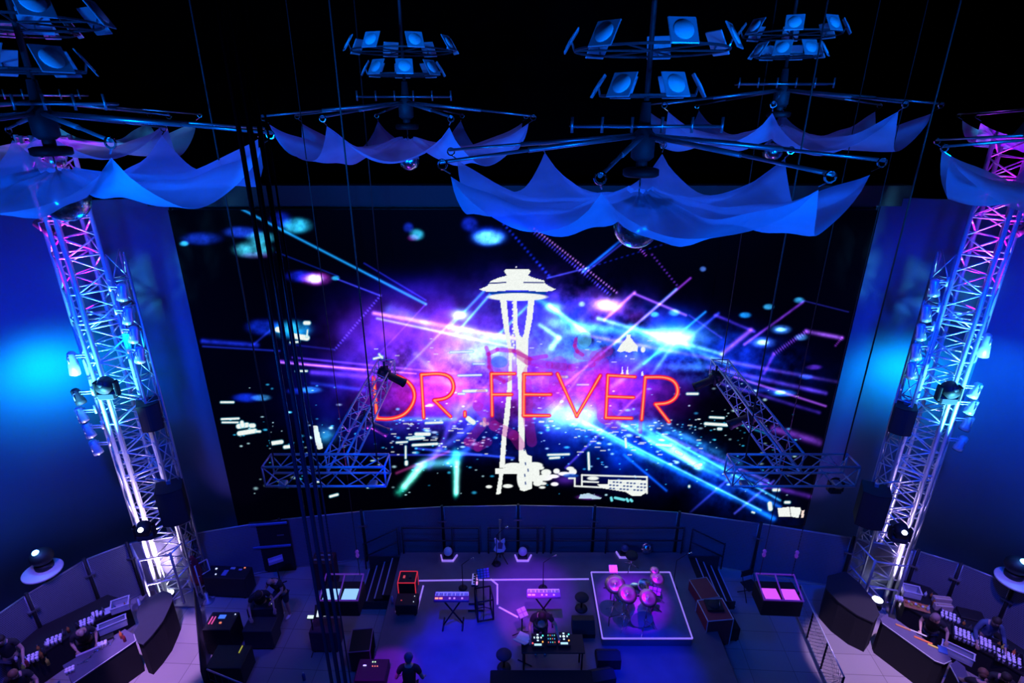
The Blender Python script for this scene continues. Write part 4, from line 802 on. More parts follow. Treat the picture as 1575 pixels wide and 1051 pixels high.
def keyboard(px, py, z, w_, d, label, body, rz=0, oct_=4, lit=True):
    q = az(px, py, z); t = thing('keyboard', label, 'keyboard', (q.x, q.y, ZD), rz); h = z - ZD
    MB().box((0, 0, h), (w_, d, .08), bev=.015).build('body', body, t)
    n = 7 * oct_; kb = MB()
    for k in range(n): kb.box((-w_ * .47 + w_ * .94 * (k + .5) / n, d * .24, h + .045), (w_ * .94 / n * .9, d * .42, .02))
    tag(kb.build('white_keys', mat('lit_white_keys', (.8, .8, .85), .35, emit=(.35, .3, .6), power=.35), t))  # keys emit faintly so that they look lit
    kb = MB()
    for k in range(n):
        if k % 7 in (2, 6): continue
        kb.box((-w_ * .47 + w_ * .94 * (k + 1) / n, d * .14, h + .06), (w_ * .5 / n, d * .24, .02))
    kb.build('black_keys', black, t)
    for k, (x, m) in enumerate(((-.42, 'a'), (-.3, 'b'), (-.05, 'c'), (.08, 'c'), (.3, 'c'))):
        MB().box((w_ * x, -d * .28, h + .05), (.05 if k > 1 else .09, .05, .02), bev=.006).build('panel_button', mat('orange_display', (1, .4, .1), .4, emit=(1, .35, .1), power=1.2) if (k < 2 and lit) else mat('pink_button', (.9, .5, .8), .4, emit=(.9, .4, .9), power=.6), t)
    xstand(t, w_, h - .04); return t
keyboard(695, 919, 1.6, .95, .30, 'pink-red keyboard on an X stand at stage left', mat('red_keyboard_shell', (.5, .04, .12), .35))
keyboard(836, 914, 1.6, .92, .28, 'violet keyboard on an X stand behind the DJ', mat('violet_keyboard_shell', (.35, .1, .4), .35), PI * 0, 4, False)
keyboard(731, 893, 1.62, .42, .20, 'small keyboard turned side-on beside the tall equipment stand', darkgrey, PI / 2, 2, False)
t = stand_device(743, 882, 2.05, .34, .26, 'violet square pad grid on a tall black stand', 'pad controller', 'pad_controller', darkgrey, .2, .9, (4, 4), padm=mat('violet_pads', (.25, .2, .6), .4))
fr = MB()
for s in (-.22, .22): fr.tube((s, -.3, .03), (s, -.3, .75), .022).tube((s, .2, .03), (s, .2, .75), .022).tube((s, -.3, .75), (s, .2, .75), .022).tube((s, -.3, .05), (s, .2, .05), .022)
fr.tube((-.22, -.3, .75), (.22, -.3, .75), .022).tube((-.22, .2, .75), (.22, .2, .75), .022).tube((-.22, -.3, .05), (.22, -.3, .05), .022); fr.build('rack_frame', black, t)

# DJ table, decks, booth, laptop
q = az(845, 990, ZD + .92); t = thing('dj_table', 'black DJ table with thin legs in front of the DJ', 'table', (q.x + .08, q.y, ZD))
MB().box((0, 0, .90), (1.55, .55, .04), bev=.01).build('table_top', black, t)
for x in (-.72, .72):
    for y in (-.22, .22): MB().tube((x, y, 0), (x, y, .89), .022, 8).build('leg', black, t)
for i, (px, py) in enumerate(((827, 985), (867, 983))):
    q = az(px, py, ZD + .95); t = thing('dj_deck', 'black DJ media deck with glowing jog wheel, %s' % ('nearer the laptop' if i == 0 else 'right of the mixer'), 'DJ deck', (q.x, q.y - .03, ZD + .922), 0, 'DJ decks on the black table')
    MB().box((0, 0, .035), (.30, .40, .07), bev=.01).build('body', black, t)
    w_ = MB().lathe([(.115, .07), (.11, .085), (.05, .088)], (0, .05, 0), n=24).build('jog_wheel', darkgrey, t)
    g = MB()
    for k in range(8):
        if k % 2 == 0: a = k * PI / 4; g.box((.085 * math.cos(a), .05 + .085 * math.sin(a), .092), (.045, .03, .008), rz=a + PI / 2)
    g.lathe([(.035, .09), (.03, .098)], (0, .05, 0), n=14); tag(g.build('lit_ring', mat('deck_glow', (.8, 1, .9), .4, emit=(.75, 1, .8), power=1.1), w_), kind='stuff')
    MB().box((0, -.14, .075), (.18, .05, .012)).build('display', mat('deck_screen', (.6, .9, .8), .4, emit=(.55, .95, .8), power=.9), t)
    for k, (dx, dy, m) in enumerate(((.12, -.06, (1, .4, .05)), (.13, .12, (.1, .9, .7)), (-.13, -.1, (1, .1, .1)))): MB().lathe([(.02, .07), (.018, .085)], (dx, dy, 0), n=12).build('lit_button', mat('led_%d' % k, m, .4, emit=m, power=1.5), t)
q = az(848, 984, ZD + .95); t = thing('dj_mixer', 'small black DJ mixer with coloured lights between the two decks', 'mixer', (q.x, q.y - .03, ZD + .922)); MB().box((0, 0, .04), (.24, .36, .08), bev=.01).build('body', black, t)
for k in range(12): c = [(1, .2, .1), (.1, .5, 1), (.2, 1, .6)][k % 3]; MB().lathe([(.012, .08), (.01, .098)], (-.08 + .053 * (k % 4), -.1 + .1 * (k // 4), 0), n=10).build('knob', mat('knob_%d' % (k % 3), c, .4, emit=c, power=.9), t)
q = az(806, 981, ZD + .95); t = thing('laptop', 'open pale laptop at the left end of the DJ table', 'laptop', (q.x, q.y, ZD + .96), -.5); MB().box((0, 0, 0), (.34, .24, .02), bev=.006).build('base', white, t)
b = MB().box((0, -.21, .07), (.34, .02, .22), rx=.9, bev=.006); b.build('screen', mat('laptop_lid', (.6, .6, .7), .4), t); MB().tube((0, 0, -.01), (0, .05, -.96 + .0), .02).tube((-.2, .05, -.95), (.2, .05, -.95), .015).build('stand', black, t)
q = az(832, 1042, ZD + .5); tag(MB().box((0, 0, .3), (2.45, .75, .6), bev=.02).build('booth_block', blackcloth, None, (q.x, q.y - .25, ZD)), 'black draped block in front of the DJ table', 'booth')
for px, py, z, r, h, lab in ((775, 1006, ZD + .5, .2, .5, 'round black stool left of the DJ table'), (895, 918, ZD + .45, .2, .45, 'round black stool beside the left edge of the drum riser')):
    q = az(px, py, z); t = thing('stool', lab, 'stool', (q.x, q.y, ZD)); MB().lathe([(r * .9, h - .06), (r, h - .03), (r * .9, h)], n=20).build('seat', rubber, t); MB().tube((0, 0, .05), (0, 0, h - .05), .03, 8).build('column', black, t); MB().lathe([(r * .9, 0), (r * .85, .03), (.04, .06)], n=20).build('base', black, t)
def wedge(px, py, rz, lab):
    q = az(px, py, ZD + .2); t = thing('stage_monitor', lab, 'speaker', (q.x, q.y, ZD), rz); M = Matrix.Rotation(R(90), 4, 'Z') @ Matrix.Rotation(R(90), 4, 'X')
    MB().prism([(-.22, 0), (.25, 0), (.25, .14), (.0, .38), (-.22, .32)], -.3, .3, M).build('cabinet', black, t); MB().prism([(.255, .16), (.02, .385), (.005, .375), (.24, .15)], -.27, .27, M).build('grille', rubber, t)
wedge(897, 962, PI, 'black wedge monitor at the left foot of the drum riser'); wedge(935, 1010, 0, 'black wedge monitor in front of the drum riser'); wedge(925, 1040, .2, 'black wedge monitor right of the draped block')

# guitar, microphone, floor lamps, mirror ball
q = az(769, 862, ZD); t = thing('electric_guitar', 'white electric guitar upright on a stand at stage back', 'guitar', (q.x, q.y, ZD)); M = Matrix.Translation((0, 0, .62)) @ Matrix.Rotation(R(78), 4, 'X') @ Matrix.Rotation(.12, 4, 'Y')
out = [(0, -.26), (.12, -.24), (.19, -.14), (.15, -.03), (.13, .02), (.17, .12), (.15, .2), (.09, .17), (.03, .12), (-.04, .12), (-.12, .23), (-.17, .22), (-.16, .1), (-.12, .0), (-.16, -.08), (-.19, -.17), (-.1, -.25)]
MB().prism(out, -.022, .022, M).build('body', mat('guitar_white', (.8, .75, .85), .3), t)
MB().prism([(-.07, -.12), (.07, -.14), (.1, .05), (.02, .1), (-.06, .08)], .022, .027, M).build('pickguard', mat('pickguard_dark', (.1, .08, .15), .3), t)
MB().prism([(-.025, .1), (.025, .1), (.022, .68), (-.022, .68)], .01, .03, M).build('neck', mat('maple', (.5, .32, .16), .4), t)
MB().prism([(-.03, .68), (.03, .68), (.05, .84), (-.03, .86)], .005, .025, M).build('headstock', mat('maple', (.5, .32, .16), .4), t)
MB().tube((0, .1, .02), (0, .06, 1.0), .015).tube((-.25, -.2, .02), (0, .1, .3), .014).tube((.25, -.2, .02), (0, .1, .3), .014).tube((-.12, -.1, .35), (.12, -.1, .35), .015).tube((0, .1, .35), (0, -.1, .35), .015).build('stand', black, t)
def mic(px, py, lab, base=ZD, h=1.5, pt=None):
    q = az(px, py, base); t = thing('microphone_stand', lab, 'microphone', (q.x, q.y, base)); MB().lathe([(.13, 0), (.13, .02), (.03, .04)], n=18).build('base', black, t)
    MB().tube((0, 0, .03), (0, 0, h * .75), .011).tube((0, 0, h * .75), (.25, -.1, h), .009).build('pole', black, t); MB().tube((.25, -.1, h), (.33, -.14, h + .05), .018).ball((.34, -.145, h + .06), .032, 10, 6).build('microphone', chrome, t)
mic(764, 868, 'microphone on a boom stand behind the guitar'); mic(835, 905, 'microphone on a slim stand behind the violet keyboard', h=1.3); mic(712, 905, 'microphone on a stand behind the red keyboard', h=1.2); mic(1035, 905, 'microphone on a stand right of the drum riser', h=1.4); mic(935, 975, 'microphone on a stand at the left front corner of the riser', h=.8)
for px, py, lab, rr, m in ((689, 862, 'white floor lamp in an angular holder, leftmost at stage back', .14, 'w'), (804, 862, 'white floor lamp in an angular holder right of the guitar', .14, 'w'), (961, 857, 'dim floor lamp in an angular holder behind the drum riser', .12, 'd')):
    q = az(px, py, ZD); t = thing('floor_lamp', lab, 'lamp', (q.x, q.y, ZD))
    b = MB()
    for a, c in (((-.24, .18), (-.17, -.06)), ((-.17, -.06), (.17, -.06)), ((.17, -.06), (.27, .18))):
        d = Vector(c) - Vector(a); b.box(((a[0] + c[0]) / 2, (a[1] + c[1]) / 2, .03), (d.length + .03, .04, .06), rz=math.atan2(d.y, d.x))
    b.build('holder', tapem, t); MB().box((0, .08, .06), (.3, .2, .1), bev=.02).build('base', black, t)
    MB().ball((0, .1, .26), rr, 18, 10).build('globe', mat('frosted_globe', (.75, .72, .8), .4) if m == 'w' else mat('dim_globe', (.12, .1, .2), .4), t)
q = az(993, 850, ZD); t = thing('mirror_ball', 'mirror ball standing on the stage behind the drum riser', 'mirror ball', (q.x, q.y, ZD)); MB().ball((0, 0, .2), .19, 28, 16).build('ball', ballm, t); MB().lathe([(.08, 0), (.08, .03), (.04, .05)], n=16).build('ring_foot', black, t)

# hanging light boxes
def lightbox(px, py, rz, panem, lab, side):
    q = az(px, py, 2.35); t = thing('hanging_light_box', lab, 'light box', (q.x, q.y, 2.0), rz)
    MB().box((0, 0, -.28), (1.02, .72, .5), bev=.02).build('housing', black, t)
    MB().box((0, .35, .22), (1.02, .03, .03)).box((-.5, 0, .12), (.03, .76, .03), rx=.27).box((.5, 0, .12), (.03, .76, .03), rx=.27).box((0, 0, .12), (.03, .76, .03), rx=.27).box((0, -.35, .02), (1.02, .03, .03)).build('frame', mat('magenta_lit_frame', (.45, .2, .5), .35, emit=(.4, .05, 1), power=.12), t)  # frame and hooks glow faintly, magenta light put into their material
    for s in (-1, 1): MB().box((s * .245, -.13, -.0), (.38, .36, .03), bev=.005).build('pane', panem, t)
    for s in (-1, 1):
        c = MB().tube((s * .42, .3, .25), (s * .42, .3, 18.9), .010, 6).build('hanging_wire', black, t)
        MB().lathe([(.03, -.1), (.05, -.04), (.03, .02), (.05, .08), (.02, .14)], (s * .42, .3, .95), n=10).build('hook', mat('magenta_lit_frame', (.4, .2, .5), .4), c)
lightbox(524, 893, 0, mat('pane_pale_blue', (.6, .8, .9), .4, emit=(.3, .62, .85), power=.95), 'hanging box with two pale blue lit panes at stage left', 1)
lightbox(1201, 893, -.05, mat('pane_magenta', (.8, .3, .8), .4, emit=(.75, .08, .8), power=.95), 'hanging box with two magenta lit panes at stage right', -1)

# ------------------------------------------------------------------ cases and gear
def case(px, py, z, d, lab, m, rz=0, edge=None, zb=0, name='road_case', cat='case', bits=()):
    q = az(px, py, z); t = thing(name, lab, cat, (q.x, q.y, zb), rz); h = z - zb
    MB().box((0, 0, h / 2 + .03), (d[0], d[1], h - .06), bev=.015).build('body', m, t)
    if edge:
        e = MB()
        for sx in (-1, 1):
            for sy in (-1, 1): e.tube((sx * d[0] / 2, sy * d[1] / 2, .04), (sx * d[0] / 2, sy * d[1] / 2, h), .014, 5)
            e.tube((sx * d[0] / 2, -d[1] / 2, h), (sx * d[0] / 2, d[1] / 2, h), .014, 5).tube((-d[0] / 2, sx * d[1] / 2, h), (d[0] / 2, sx * d[1] / 2, h), .014, 5)
        e.build('edge_trim', edge, t)
    for sx in (-1, 1):
        for sy in (-1, 1): MB().lathe([(.03, 0), (.035, .03), (.03, .06)], (sx * d[0] * .4, sy * d[1] * .4, 0), n=10).build('caster', rubber, t)
    for k, (x, y, w_, l, m2) in enumerate(bits): MB().box((x, y, h + .012), (w_, l, .024), bev=.005).build('panel_light', m2, t)
    return t
em = lambda n, c, p=1.: mat(n, c, .4, emit=c, power=p)
case(627, 888, ZD + .55, (.5, .45), 'black amplifier with a red glowing edge at stage left', black, 0, redled, ZD, 'amplifier', 'amplifier', ((-.1, 0, .06, .1, em('red_dot', (1, .1, .1), .5)), (.08, .02, .08, .12, darkgrey)))
case(626, 922, ZD + .4, (.6, .45), 'black amplifier with tiny lights inside the glowing L strip', black, 0, None, ZD, 'amplifier', 'amplifier', ((-.15, -.05, .04, .02, em('red_dot', (1, .1, .1), 1)), (.2, .1, .02, .02, em('tiny_white', (.8, .9, 1), 1)), (.2, -.1, .02, .02, em('tiny_white', (.8, .9, 1), 1))))
case(1083, 905, .95, (.55, .75), 'red case with pale edges beside the right stage steps', redcase, .18, aludull)
case(1100, 938, 1.0, (.72, .72), 'red turntable case with metal edges right of the drum riser', redcase, .1, alu)
q = az(1098, 932, 1.02); t = thing('turntable', 'black turntable on the red case at stage right', 'turntable', (q.x, q.y, 1.005)); MB().box((0, 0, .03), (.46, .38, .06), bev=.01).build('plinth', black, t); MB().lathe([(.16, .06), (.16, .075), (.02, .08)], n=28).build('platter', rubber, t); MB().tube((.19, .12, .09), (.12, -.1, .09), .008).build('tonearm', chrome, t)
case(340, 955, .95, (.75, .6), 'black control desk with blue and red lights behind the left barrier', black, 0, None, 0, 'control_desk', 'control desk', ((-.28, .0, .03, .25, em('pink_bar', (.9, .1, .3), .7)), (-.2, .0, .03, .25, em('pink_bar', (.9, .1, .3), .7)), (-.02, .12, .18, .12, em('blue_dim', (.08, .25, .9), .7)), (.02, -.08, .06, .05, em('orange_dim', (1, .25, .1), .9)), (.3, .2, .03, .03, em('tiny_white', (.8, .9, 1), 1))))
case(352, 1010, .7, (.9, .7), 'black case with a yellow stripe at the lower left wing', black, 0, None, 0, 'road_case', 'case', ((.22, .2, .03, .22, em('yellow_dim', (.6, .6, .05), .5)),))
case(405, 925, .95, (.75, .55), 'black keyboard desk cluttered with white cables in front of the technician', darkgrey, .1, None, 0, 'gear_desk', 'desk', ((-.12, .14, .16, .05, white), (.05, .16, .12, .04, white), (.2, .05, .05, .03, em('yellow_dim', (.6, .6, .05), 1)), (.26, -.12, .03, .03, em('tiny_white', (.8, .9, 1), 1))))
case(400, 960, .7, (.8, .5), 'black trunk behind the gear desk at the left wing', darkgrey, .0)
case(500, 962, .75, (.75, .5), 'dark violet case under the lit music sheets', mat('dark_violet_case', (.10, .03, .08), .6))
case(555, 985, .75, (.55, .7), 'black case with violet metal edges at the left stage edge', black, .1, mat('violet_edge', (.3, .15, .3), .4))
case(572, 1030, .9, (.75, .6), 'black rack case with green and orange lights at the left stage edge', black, 0, None, 0, 'rack_case', 'rack', ((-.02, .2, .03, .03, em('green_led', (.5, 1, .3), 1.2)), (.04, .2, .03, .03, em('green_led', (.5, 1, .3), 1.2)), (-.2, .1, .08, .03, em('blue_white', (.6, .7, 1), 1)), (.0, .08, .03, .02, em('orange_dim', (1, .25, .1), 1)), (.06, .08, .03, .02, em('orange_dim', (1, .25, .1), 1)), (.12, .08, .03, .02, em('orange_dim', (1, .25, .1), 1))))
case(350, 880, .8, (1.3, .5), 'black table of small gear against the left backstage fence', black, -.05, None, 0, 'gear_table', 'table', ((-.4, .1, .05, .05, em('tiny_white', (.8, .9, 1), .9)), (-.3, -.12, .04, .04, em('tiny_white', (.8, .9, 1), .9)), (-.05, -.05, .14, .22, mat('pale_blue_box', (.3, .33, .6), .5)), (.1, .14, .14, .08, white), (.45, .18, .05, .04, em('orange_dim', (1, .25, .1), 1)), (.35, .1, .1, .06, white)))
case(497, 858, 1.1, (.65, .5), 'dark maroon drawer cabinet against the backstage fence', mat('maroon', (.07, .015, .02), .5), 0, None, 0, 'drawer_cabinet', 'cabinet', ((0, .1, .5, .06, aludull), (0, -.1, .5, .06, aludull)))
t = thing('sheet_music_stand', 'bright lit sheets on a black stand at the left stage edge', 'music stand', az(500, 950, .0), .15); q = az(501, 938, 1.3); t.location = (q.x, q.y, 0)
for k, x in enumerate((-.17, .0, .16)): MB().box((x, 0, 1.28), (.10, .30, .01), rx=.6, rz=.2 * (k - 1)).build('sheet', em('lit_paper', (.85, .95, .95), .9), t)  # paper emits by itself, its lit look put into the material
MB().box((0, .02, 1.25), (.6, .34, .02), rx=.6).build('desk', black, t); MB().tube((0, 0, 0), (0, 0, 1.24), .02).tube((-.25, 0, .02), (.25, 0, .02), .02).tube((0, -.25, .02), (0, .25, .02), .02).build('pole', black, t)
stand_device(478, 950, 1.2, .2, .1, 'small white display left of the lit sheets', 'display', 'display_box', black, 0, .4, (1, 1), 0, padm=em('white_green', (.75, 1, .85), 1.1))
t = thing('scrim_panel', 'black backstage panel with two blue metal bars against the fence', 'panel', (az(415, 850, 1).x, az(415, 850, 1).y + .25, 0), .12); MB().box((0, 0, 1.0), (1.15, .05, 2.0), bev=.01).build('panel', blackcloth, t)
for z in (1.93, 1.05): MB().box((0, -.05, z), (1.15, .06, .08), bev=.01).build('bar', mat('blue_metal_bar', (.12, .2, .45), .35, .4), t)
q = az(424, 862, .95); t = thing('tray', 'small white open tray on a stand below the black backstage panel', 'tray', (q.x, q.y, 0), .5); MB().box((0, 0, .92), (.42, .2, .02)).box((0, .1, .96), (.42, .015, .1)).box((0, -.1, .96), (.42, .015, .1)).box((.2, 0, .96), (.015, .2, .1)).box((-.2, 0, .96), (.015, .2, .1)).build('tray_body', mat('lilac_plastic', (.45, .4, .65), .5), t); MB().tube((0, 0, 0), (0, 0, .92), .02).tube((-.2, 0, .02), (.2, 0, .02), .02).tube((0, -.2, .02), (0, .2, .02), .02).build('stand', black, t)
q = az(312, 872, 1.1); t = thing('hand_truck', 'upright metal hand truck right of the left tower', 'hand truck', (q.x, q.y, 0), .9)
MB().tube((-.18, 0, .1), (-.18, .1, 1.2), .02).tube((.18, 0, .1), (.18, .1, 1.2), .02).tube((-.18, .1, 1.2), (.18, .1, 1.2), .02).tube((-.18, .06, .8), (.18, .06, .8), .016).tube((-.18, .03, .4), (.18, .03, .4), .016).build('frame', alu, t); MB().box((0, -.12, .03), (.42, .22, .02)).build('toe_plate', alu, t)
for s in (-1, 1): MB().lathe([(.1, -.02), (.1, .02)], (s * .24, .05, .1), n=16, M=Matrix.Rotation(R(90), 4, 'Y')).build('wheel', rubber, t)
q = az(299, 872, 1.1); t = thing('coat', 'dark red coat hanging on the fence post right of the left tower', 'coat', (q.x, q.y, 0)); 
MB().lathe([(.16, .45), (.2, .6), (.17, 1.0), (.13, 1.35), (.05, 1.5)], n=14, M=Matrix.Diagonal((1, .6, 1, 1))).build('coat_body', mat('dark_red_cloth', (.22, .015, .02), .9), t); MB().tube((0, .06, 1.48), (0, .16, 1.75), .012).tube((0, .16, 0), (0, .16, 1.8), .02).build('hanger_post', black, t)
for i, (px, py, rz) in enumerate(((1150, 918, .3),)):
    q = az(px, py, 0.0); t = thing('folding_chair', 'black folding chair between the red cases and the magenta light box', 'chair', (q.x, q.y, 0), rz)
    MB().box((0, 0, .45), (.42, .4, .03), bev=.01).build('seat', black, t); MB().box((0, .2, .75), (.42, .03, .22), bev=.01).build('backrest', black, t)
    for s in (-1, 1): MB().tube((s * .2, .22, .86), (s * .2, -.2, .0), .014).tube((s * .18, -.15, .45), (s * .18, .25, 0), .014).build('leg', black, t)
for px, py, c, lab in ((1117, 975, 'b', 'blue water bottle on the floor right of the turntable case'), (604, 928, 'v', 'violet tinted water bottle at the left stage edge'), (468, 1046, 'b', 'blue bottle on the floor at the lower left wing')):
    q = az(px, py, 0 if c == 'b' else ZD); t = thing('water_bottle', lab, 'bottle', q); MB().lathe([(.04, 0), (.042, .18), (.018, .23)], n=14).build('bottle', bluep if c == 'b' else pink, t); MB().lathe([(.02, .23), (.02, .26)], n=12).build('cap', white, t)
case(1120, 955, .5, (.45, .6), 'black equipment bag right of the red turntable case', blackcloth, .1, None, 0, 'equipment_bag', 'bag')

# ------------------------------------------------------------------ bars
def slab(pts, z, lab, m, front=1.1, name='bar_counter', fm=None, edge=None):
    P = [az(x, y, z) for x, y in pts]; o = P[0].copy(); o.z = 0; L = [((p - o).x, (p - o).y) for p in P]
    t = thing(name, lab, 'bar', o); c = sum((Vector(p) for p in L), Vector((0, 0))) / len(L); I = [tuple(c + (Vector(p) - c) * .97) for p in L]
    MB().prism(L, z - .04, z).build('top', m, t); MB().prism(I, 0, z - .04).build('front', fm or blackcloth, t)
    if edge:
        b = MB()
        for p, q in edge: b.tube((*L[p], z + .004), (*L[q], z + .004), .012, 5)
        b.build('metal_edge', alu, t)
    return t
slab([(212, 934), (230, 919), (251, 909), (263.5, 912.5), (266, 922), (261, 934), (251, 955), (235, 976), (220, 992), (212, 989), (206, 973), (214, 960), (210, 948)], 1.12, 'curved dark blue-black bar end in front of the left tower', mat('bar_end_laminate', (.025, .028, .05), .8))
slab([(96, 1024), (112, 1052), (209, 986), (206, 976), (192, 968)], 1.08, 'long left bar counter with a pale metal front edge', mat('bar_top_rubber', (.10, .085, .16), .6), edge=((1, 2), (2, 3)))
slab([(1273, 886), (1300, 879), (1322, 897), (1345, 925), (1353, 945), (1344, 958), (1318, 946), (1290, 926), (1270, 905)], 1.12, 'curved dark bar end in front of the right tower', mat('bar_end_dark', (.018, .017, .024), .8))
slab([(1354, 952), (1364, 945), (1373, 949), (1462, 1012), (1463, 1017), (1452, 1022), (1438, 1017), (1357, 959)], 1.08, 'long right bar counter with colourful straws and mats', mat('bar_top_rubber', (.10, .085, .16), .6), edge=((4, 5), (5, 6), (6, 7)))
slab([(1461, 1024), (1471, 1016), (1484, 1026), (1495, 1062), (1475, 1050)], 1.08, 'short end counter at the lower right corner', mat('bar_top_rubber', (.10, .085, .16), .6), edge=((0, 4),))
slab([(20, 1000), (60, 965), (120, 937), (165, 915), (200, 925), (170, 945), (120, 970), (60, 1010), (30, 1030)], .85, 'left back bar shelf holding glasses and tubs', black, name='back_bar')
slab([(1385, 893), (1420, 895), (1470, 938), (1530, 970), (1580, 1003), (1575, 1040), (1530, 1012), (1460, 975), (1390, 930)], .85, 'right back bar shelf holding cups and tubs', black, name='back_bar')
def tub(px, py, w_, l, h, rz, lab, zb=.85, zc=None):
    q = az(px, py, zb + h); t = thing('plastic_tub', lab, 'tub', (q.x, q.y, zb), rz); b = MB(); th = .012
    for x, y, a, c in ((0, l / 2, w_, th), (0, -l / 2, w_, th), (w_ / 2, 0, th, l), (-w_ / 2, 0, th, l)): b.box((x, y, h / 2), (a, c, h))
    b.box((0, 0, th / 2), (w_, l, th)); b.build('shell', tubm, t); r = MB()
    for x, y, a, c in ((0, l / 2, w_ + .05, .035), (0, -l / 2, w_ + .05, .035), (w_ / 2, 0, .035, l), (-w_ / 2, 0, .035, l)): r.box((x, y, h), (a, c, .02), bev=.005)
    r.build('rim', mat('frosted_rim', (.7, .68, .78), .4), t); return t
tub(184, 927, .42, .34, .2, .5, 'square clear tub at the tower end of the left back bar')
tub(172, 957, .62, .2, .22, .62, 'long clear tub behind the left bar counter', 1.0 - .15)
tub(1403, 906, .42, .32, .2, -.35, 'square clear tub at the tower end of the right back bar')
tub(1474, 1000, .66, .24, .22, -.72, 'long pale tub on the right bar between counter and cup racks', .85)
q = az(153, 962, 1.0); t = thing('utensil_tray', 'narrow pale tray of utensils behind the long left tub', 'tray', (q.x, q.y, .86), .68); MB().box((0, 0, .06), (.75, .11, .08), bev=.02).build('tray_body', mat('pale_violet_tray', (.5, .42, .6), .5), t); MB().box((-.1, 0, .11), (.4, .02, .02)).build('utensil', chrome, t)
q = az(163, 935, 1.0); tag(MB().box((0, 0, .0), (.26, .14, .02), rz=-.9, bev=.004).build('napkin_stack', white, None, (q.x, q.y, .875)), 'white napkins between the two left tubs', 'napkins')
q = az(1411, 929, .98); t = thing('garnish_tray', 'tray of orange garnishes on the right back bar', 'tray', (q.x, q.y, .86), -.42); MB().box((0, 0, .03), (.62, .3, .05), bev=.02).build('tray_body', mat('amber_tray', (.6, .25, .08), .4), t)
for k in range(10): MB().ball((-.25 + .055 * k, .05 * math.sin(k * 2.3), .08), .04, 8, 5).build('garnish', [orange, white, yellow][k % 3] , t)
for px, py, lab in ((1450, 919, 'flat tan cardboard box against the right fence, farther of two'), (1452, 930, 'flat tan cardboard box against the right fence, nearer of two')):
    q = az(px, py, 1.05); t = thing('cardboard_box', lab, 'box', (q.x, q.y, .86), -.15); MB().box((0, 0, .09), (.46, .14, .18), bev=.01).build('carton', tan, t); MB().box((0, 0, .181), (.46, .03, .004)).build('tape', mat('brown_tape', (.4, .28, .15), .4), t)
cupm = mat('clear_cup', (.92, .86, .95), .3)
cup0 = None
def cups(n, cx, cy, w_, l, rz, grp, lab, z=.86, dark=0):
    global cup0
    q0 = az(cx, cy, z + .1); c, s = math.cos(rz), math.sin(rz); nx = max(1, int(round(math.sqrt(n * w_ / l)))); ny = int(math.ceil(n / nx)); k = 0
    for i in range(nx):
        for j in range(ny):
            if k >= n: return
            k += 1; x = -w_ / 2 + w_ * (i + .5) / nx + random.uniform(-.008, .008); y = -l / 2 + l * (j + .5) / ny + random.uniform(-.008, .008); p = (q0.x + c * x - s * y, q0.y + s * x + c * y, z)
            if cup0 is None:
                cup0 = MB().lathe([(.026, 0), (.036, .12), (.033, .122), (.025, .01)], n=12).build('plastic_cup', cupm, None, p); cup0['category'] = 'cup'; o = cup0
            else: o = cup0.copy(); COL.objects.link(o); o.location = p
            o['label'] = '%s, %s across, %s deep' % (lab, ORD[i], ORD[j]); o['group'] = grp
def rack(cx, cy, w_, l, rz, lab, z=.86):
    q = az(cx, cy, z + .05); t = thing('glass_rack', lab, 'rack', (q.x, q.y, z - .005), rz); b = MB()
    for x, y, a, c in ((0, l / 2, w_, .02), (0, -l / 2, w_, .02), (w_ / 2, 0, .02, l), (-w_ / 2, 0, .02, l)): b.box((x, y, .07), (a, c, .14))
    b.build('wall', darkgrey, t); MB().box((0, 0, .0), (w_, l, .01)).build('base', darkgrey, t)
rack(1503, 985, 1.05, .46, -.62, 'long dark rack of cups on the right back bar'); cups(48, 1503, 985, .98, .40, -.62, 'cups in the long right rack', 'clear cup in the long rack behind the right counter')
rack(1552, 1012, .55, .46, -.62, 'dark rack of violet and orange cups at the right edge'); cups(24, 1552, 1012, .5, .40, -.62, 'cups in the right edge rack', 'violet tinted cup in the rack at the right edge')
cups(14, 1462, 948, .45, .3, -.6, 'cups behind the right bartender', 'small cup on the back bar behind the right bartender')
cups(12, 133, 956, .34, .26, .6, 'glasses behind the bald bartender', 'clear cup in the cluster right of the bald bartender')
cups(8, 149, 944, .26, .22, .6, 'glasses beside the napkins', 'clear cup in the cluster beside the left napkins')
cups(12, 83, 984, .34, .26, .6, 'glasses left of the bald bartender', 'clear cup in the cluster left of the bald bartender')
cups(12, 47, 1012, .34, .26, .6, 'glasses at the far left', 'clear cup in the cluster at far left back bar')
cups(6, 157, 990, .2, .14, .6, 'cups on the left counter', 'small white cup on the far end of the left counter', 1.08)
cups(6, 107, 1030, .2, .16, .6, 'cups on the left counter corner', 'white cup on the near corner of the left counter', 1.08)
cups(6, 1383, 920, .22, .16, -.4, 'cups beside the right clear tub', 'white cup beside the orange garnish tray')
def bottle(px, py, m, lab, zb=.86, grp=None, h=.26):
    q = az(px, py, zb + h * .6); t = thing('bottle', lab, 'bottle', (q.x, q.y, zb), 0, grp); MB().lathe([(.035, 0), (.037, h * .6), (.013, h * .75), (.013, h * .96)], n=14).build('glass_body', m, t); MB().lathe([(.016, h * .95), (.016, h)], n=10).build('cap', chrome, t)
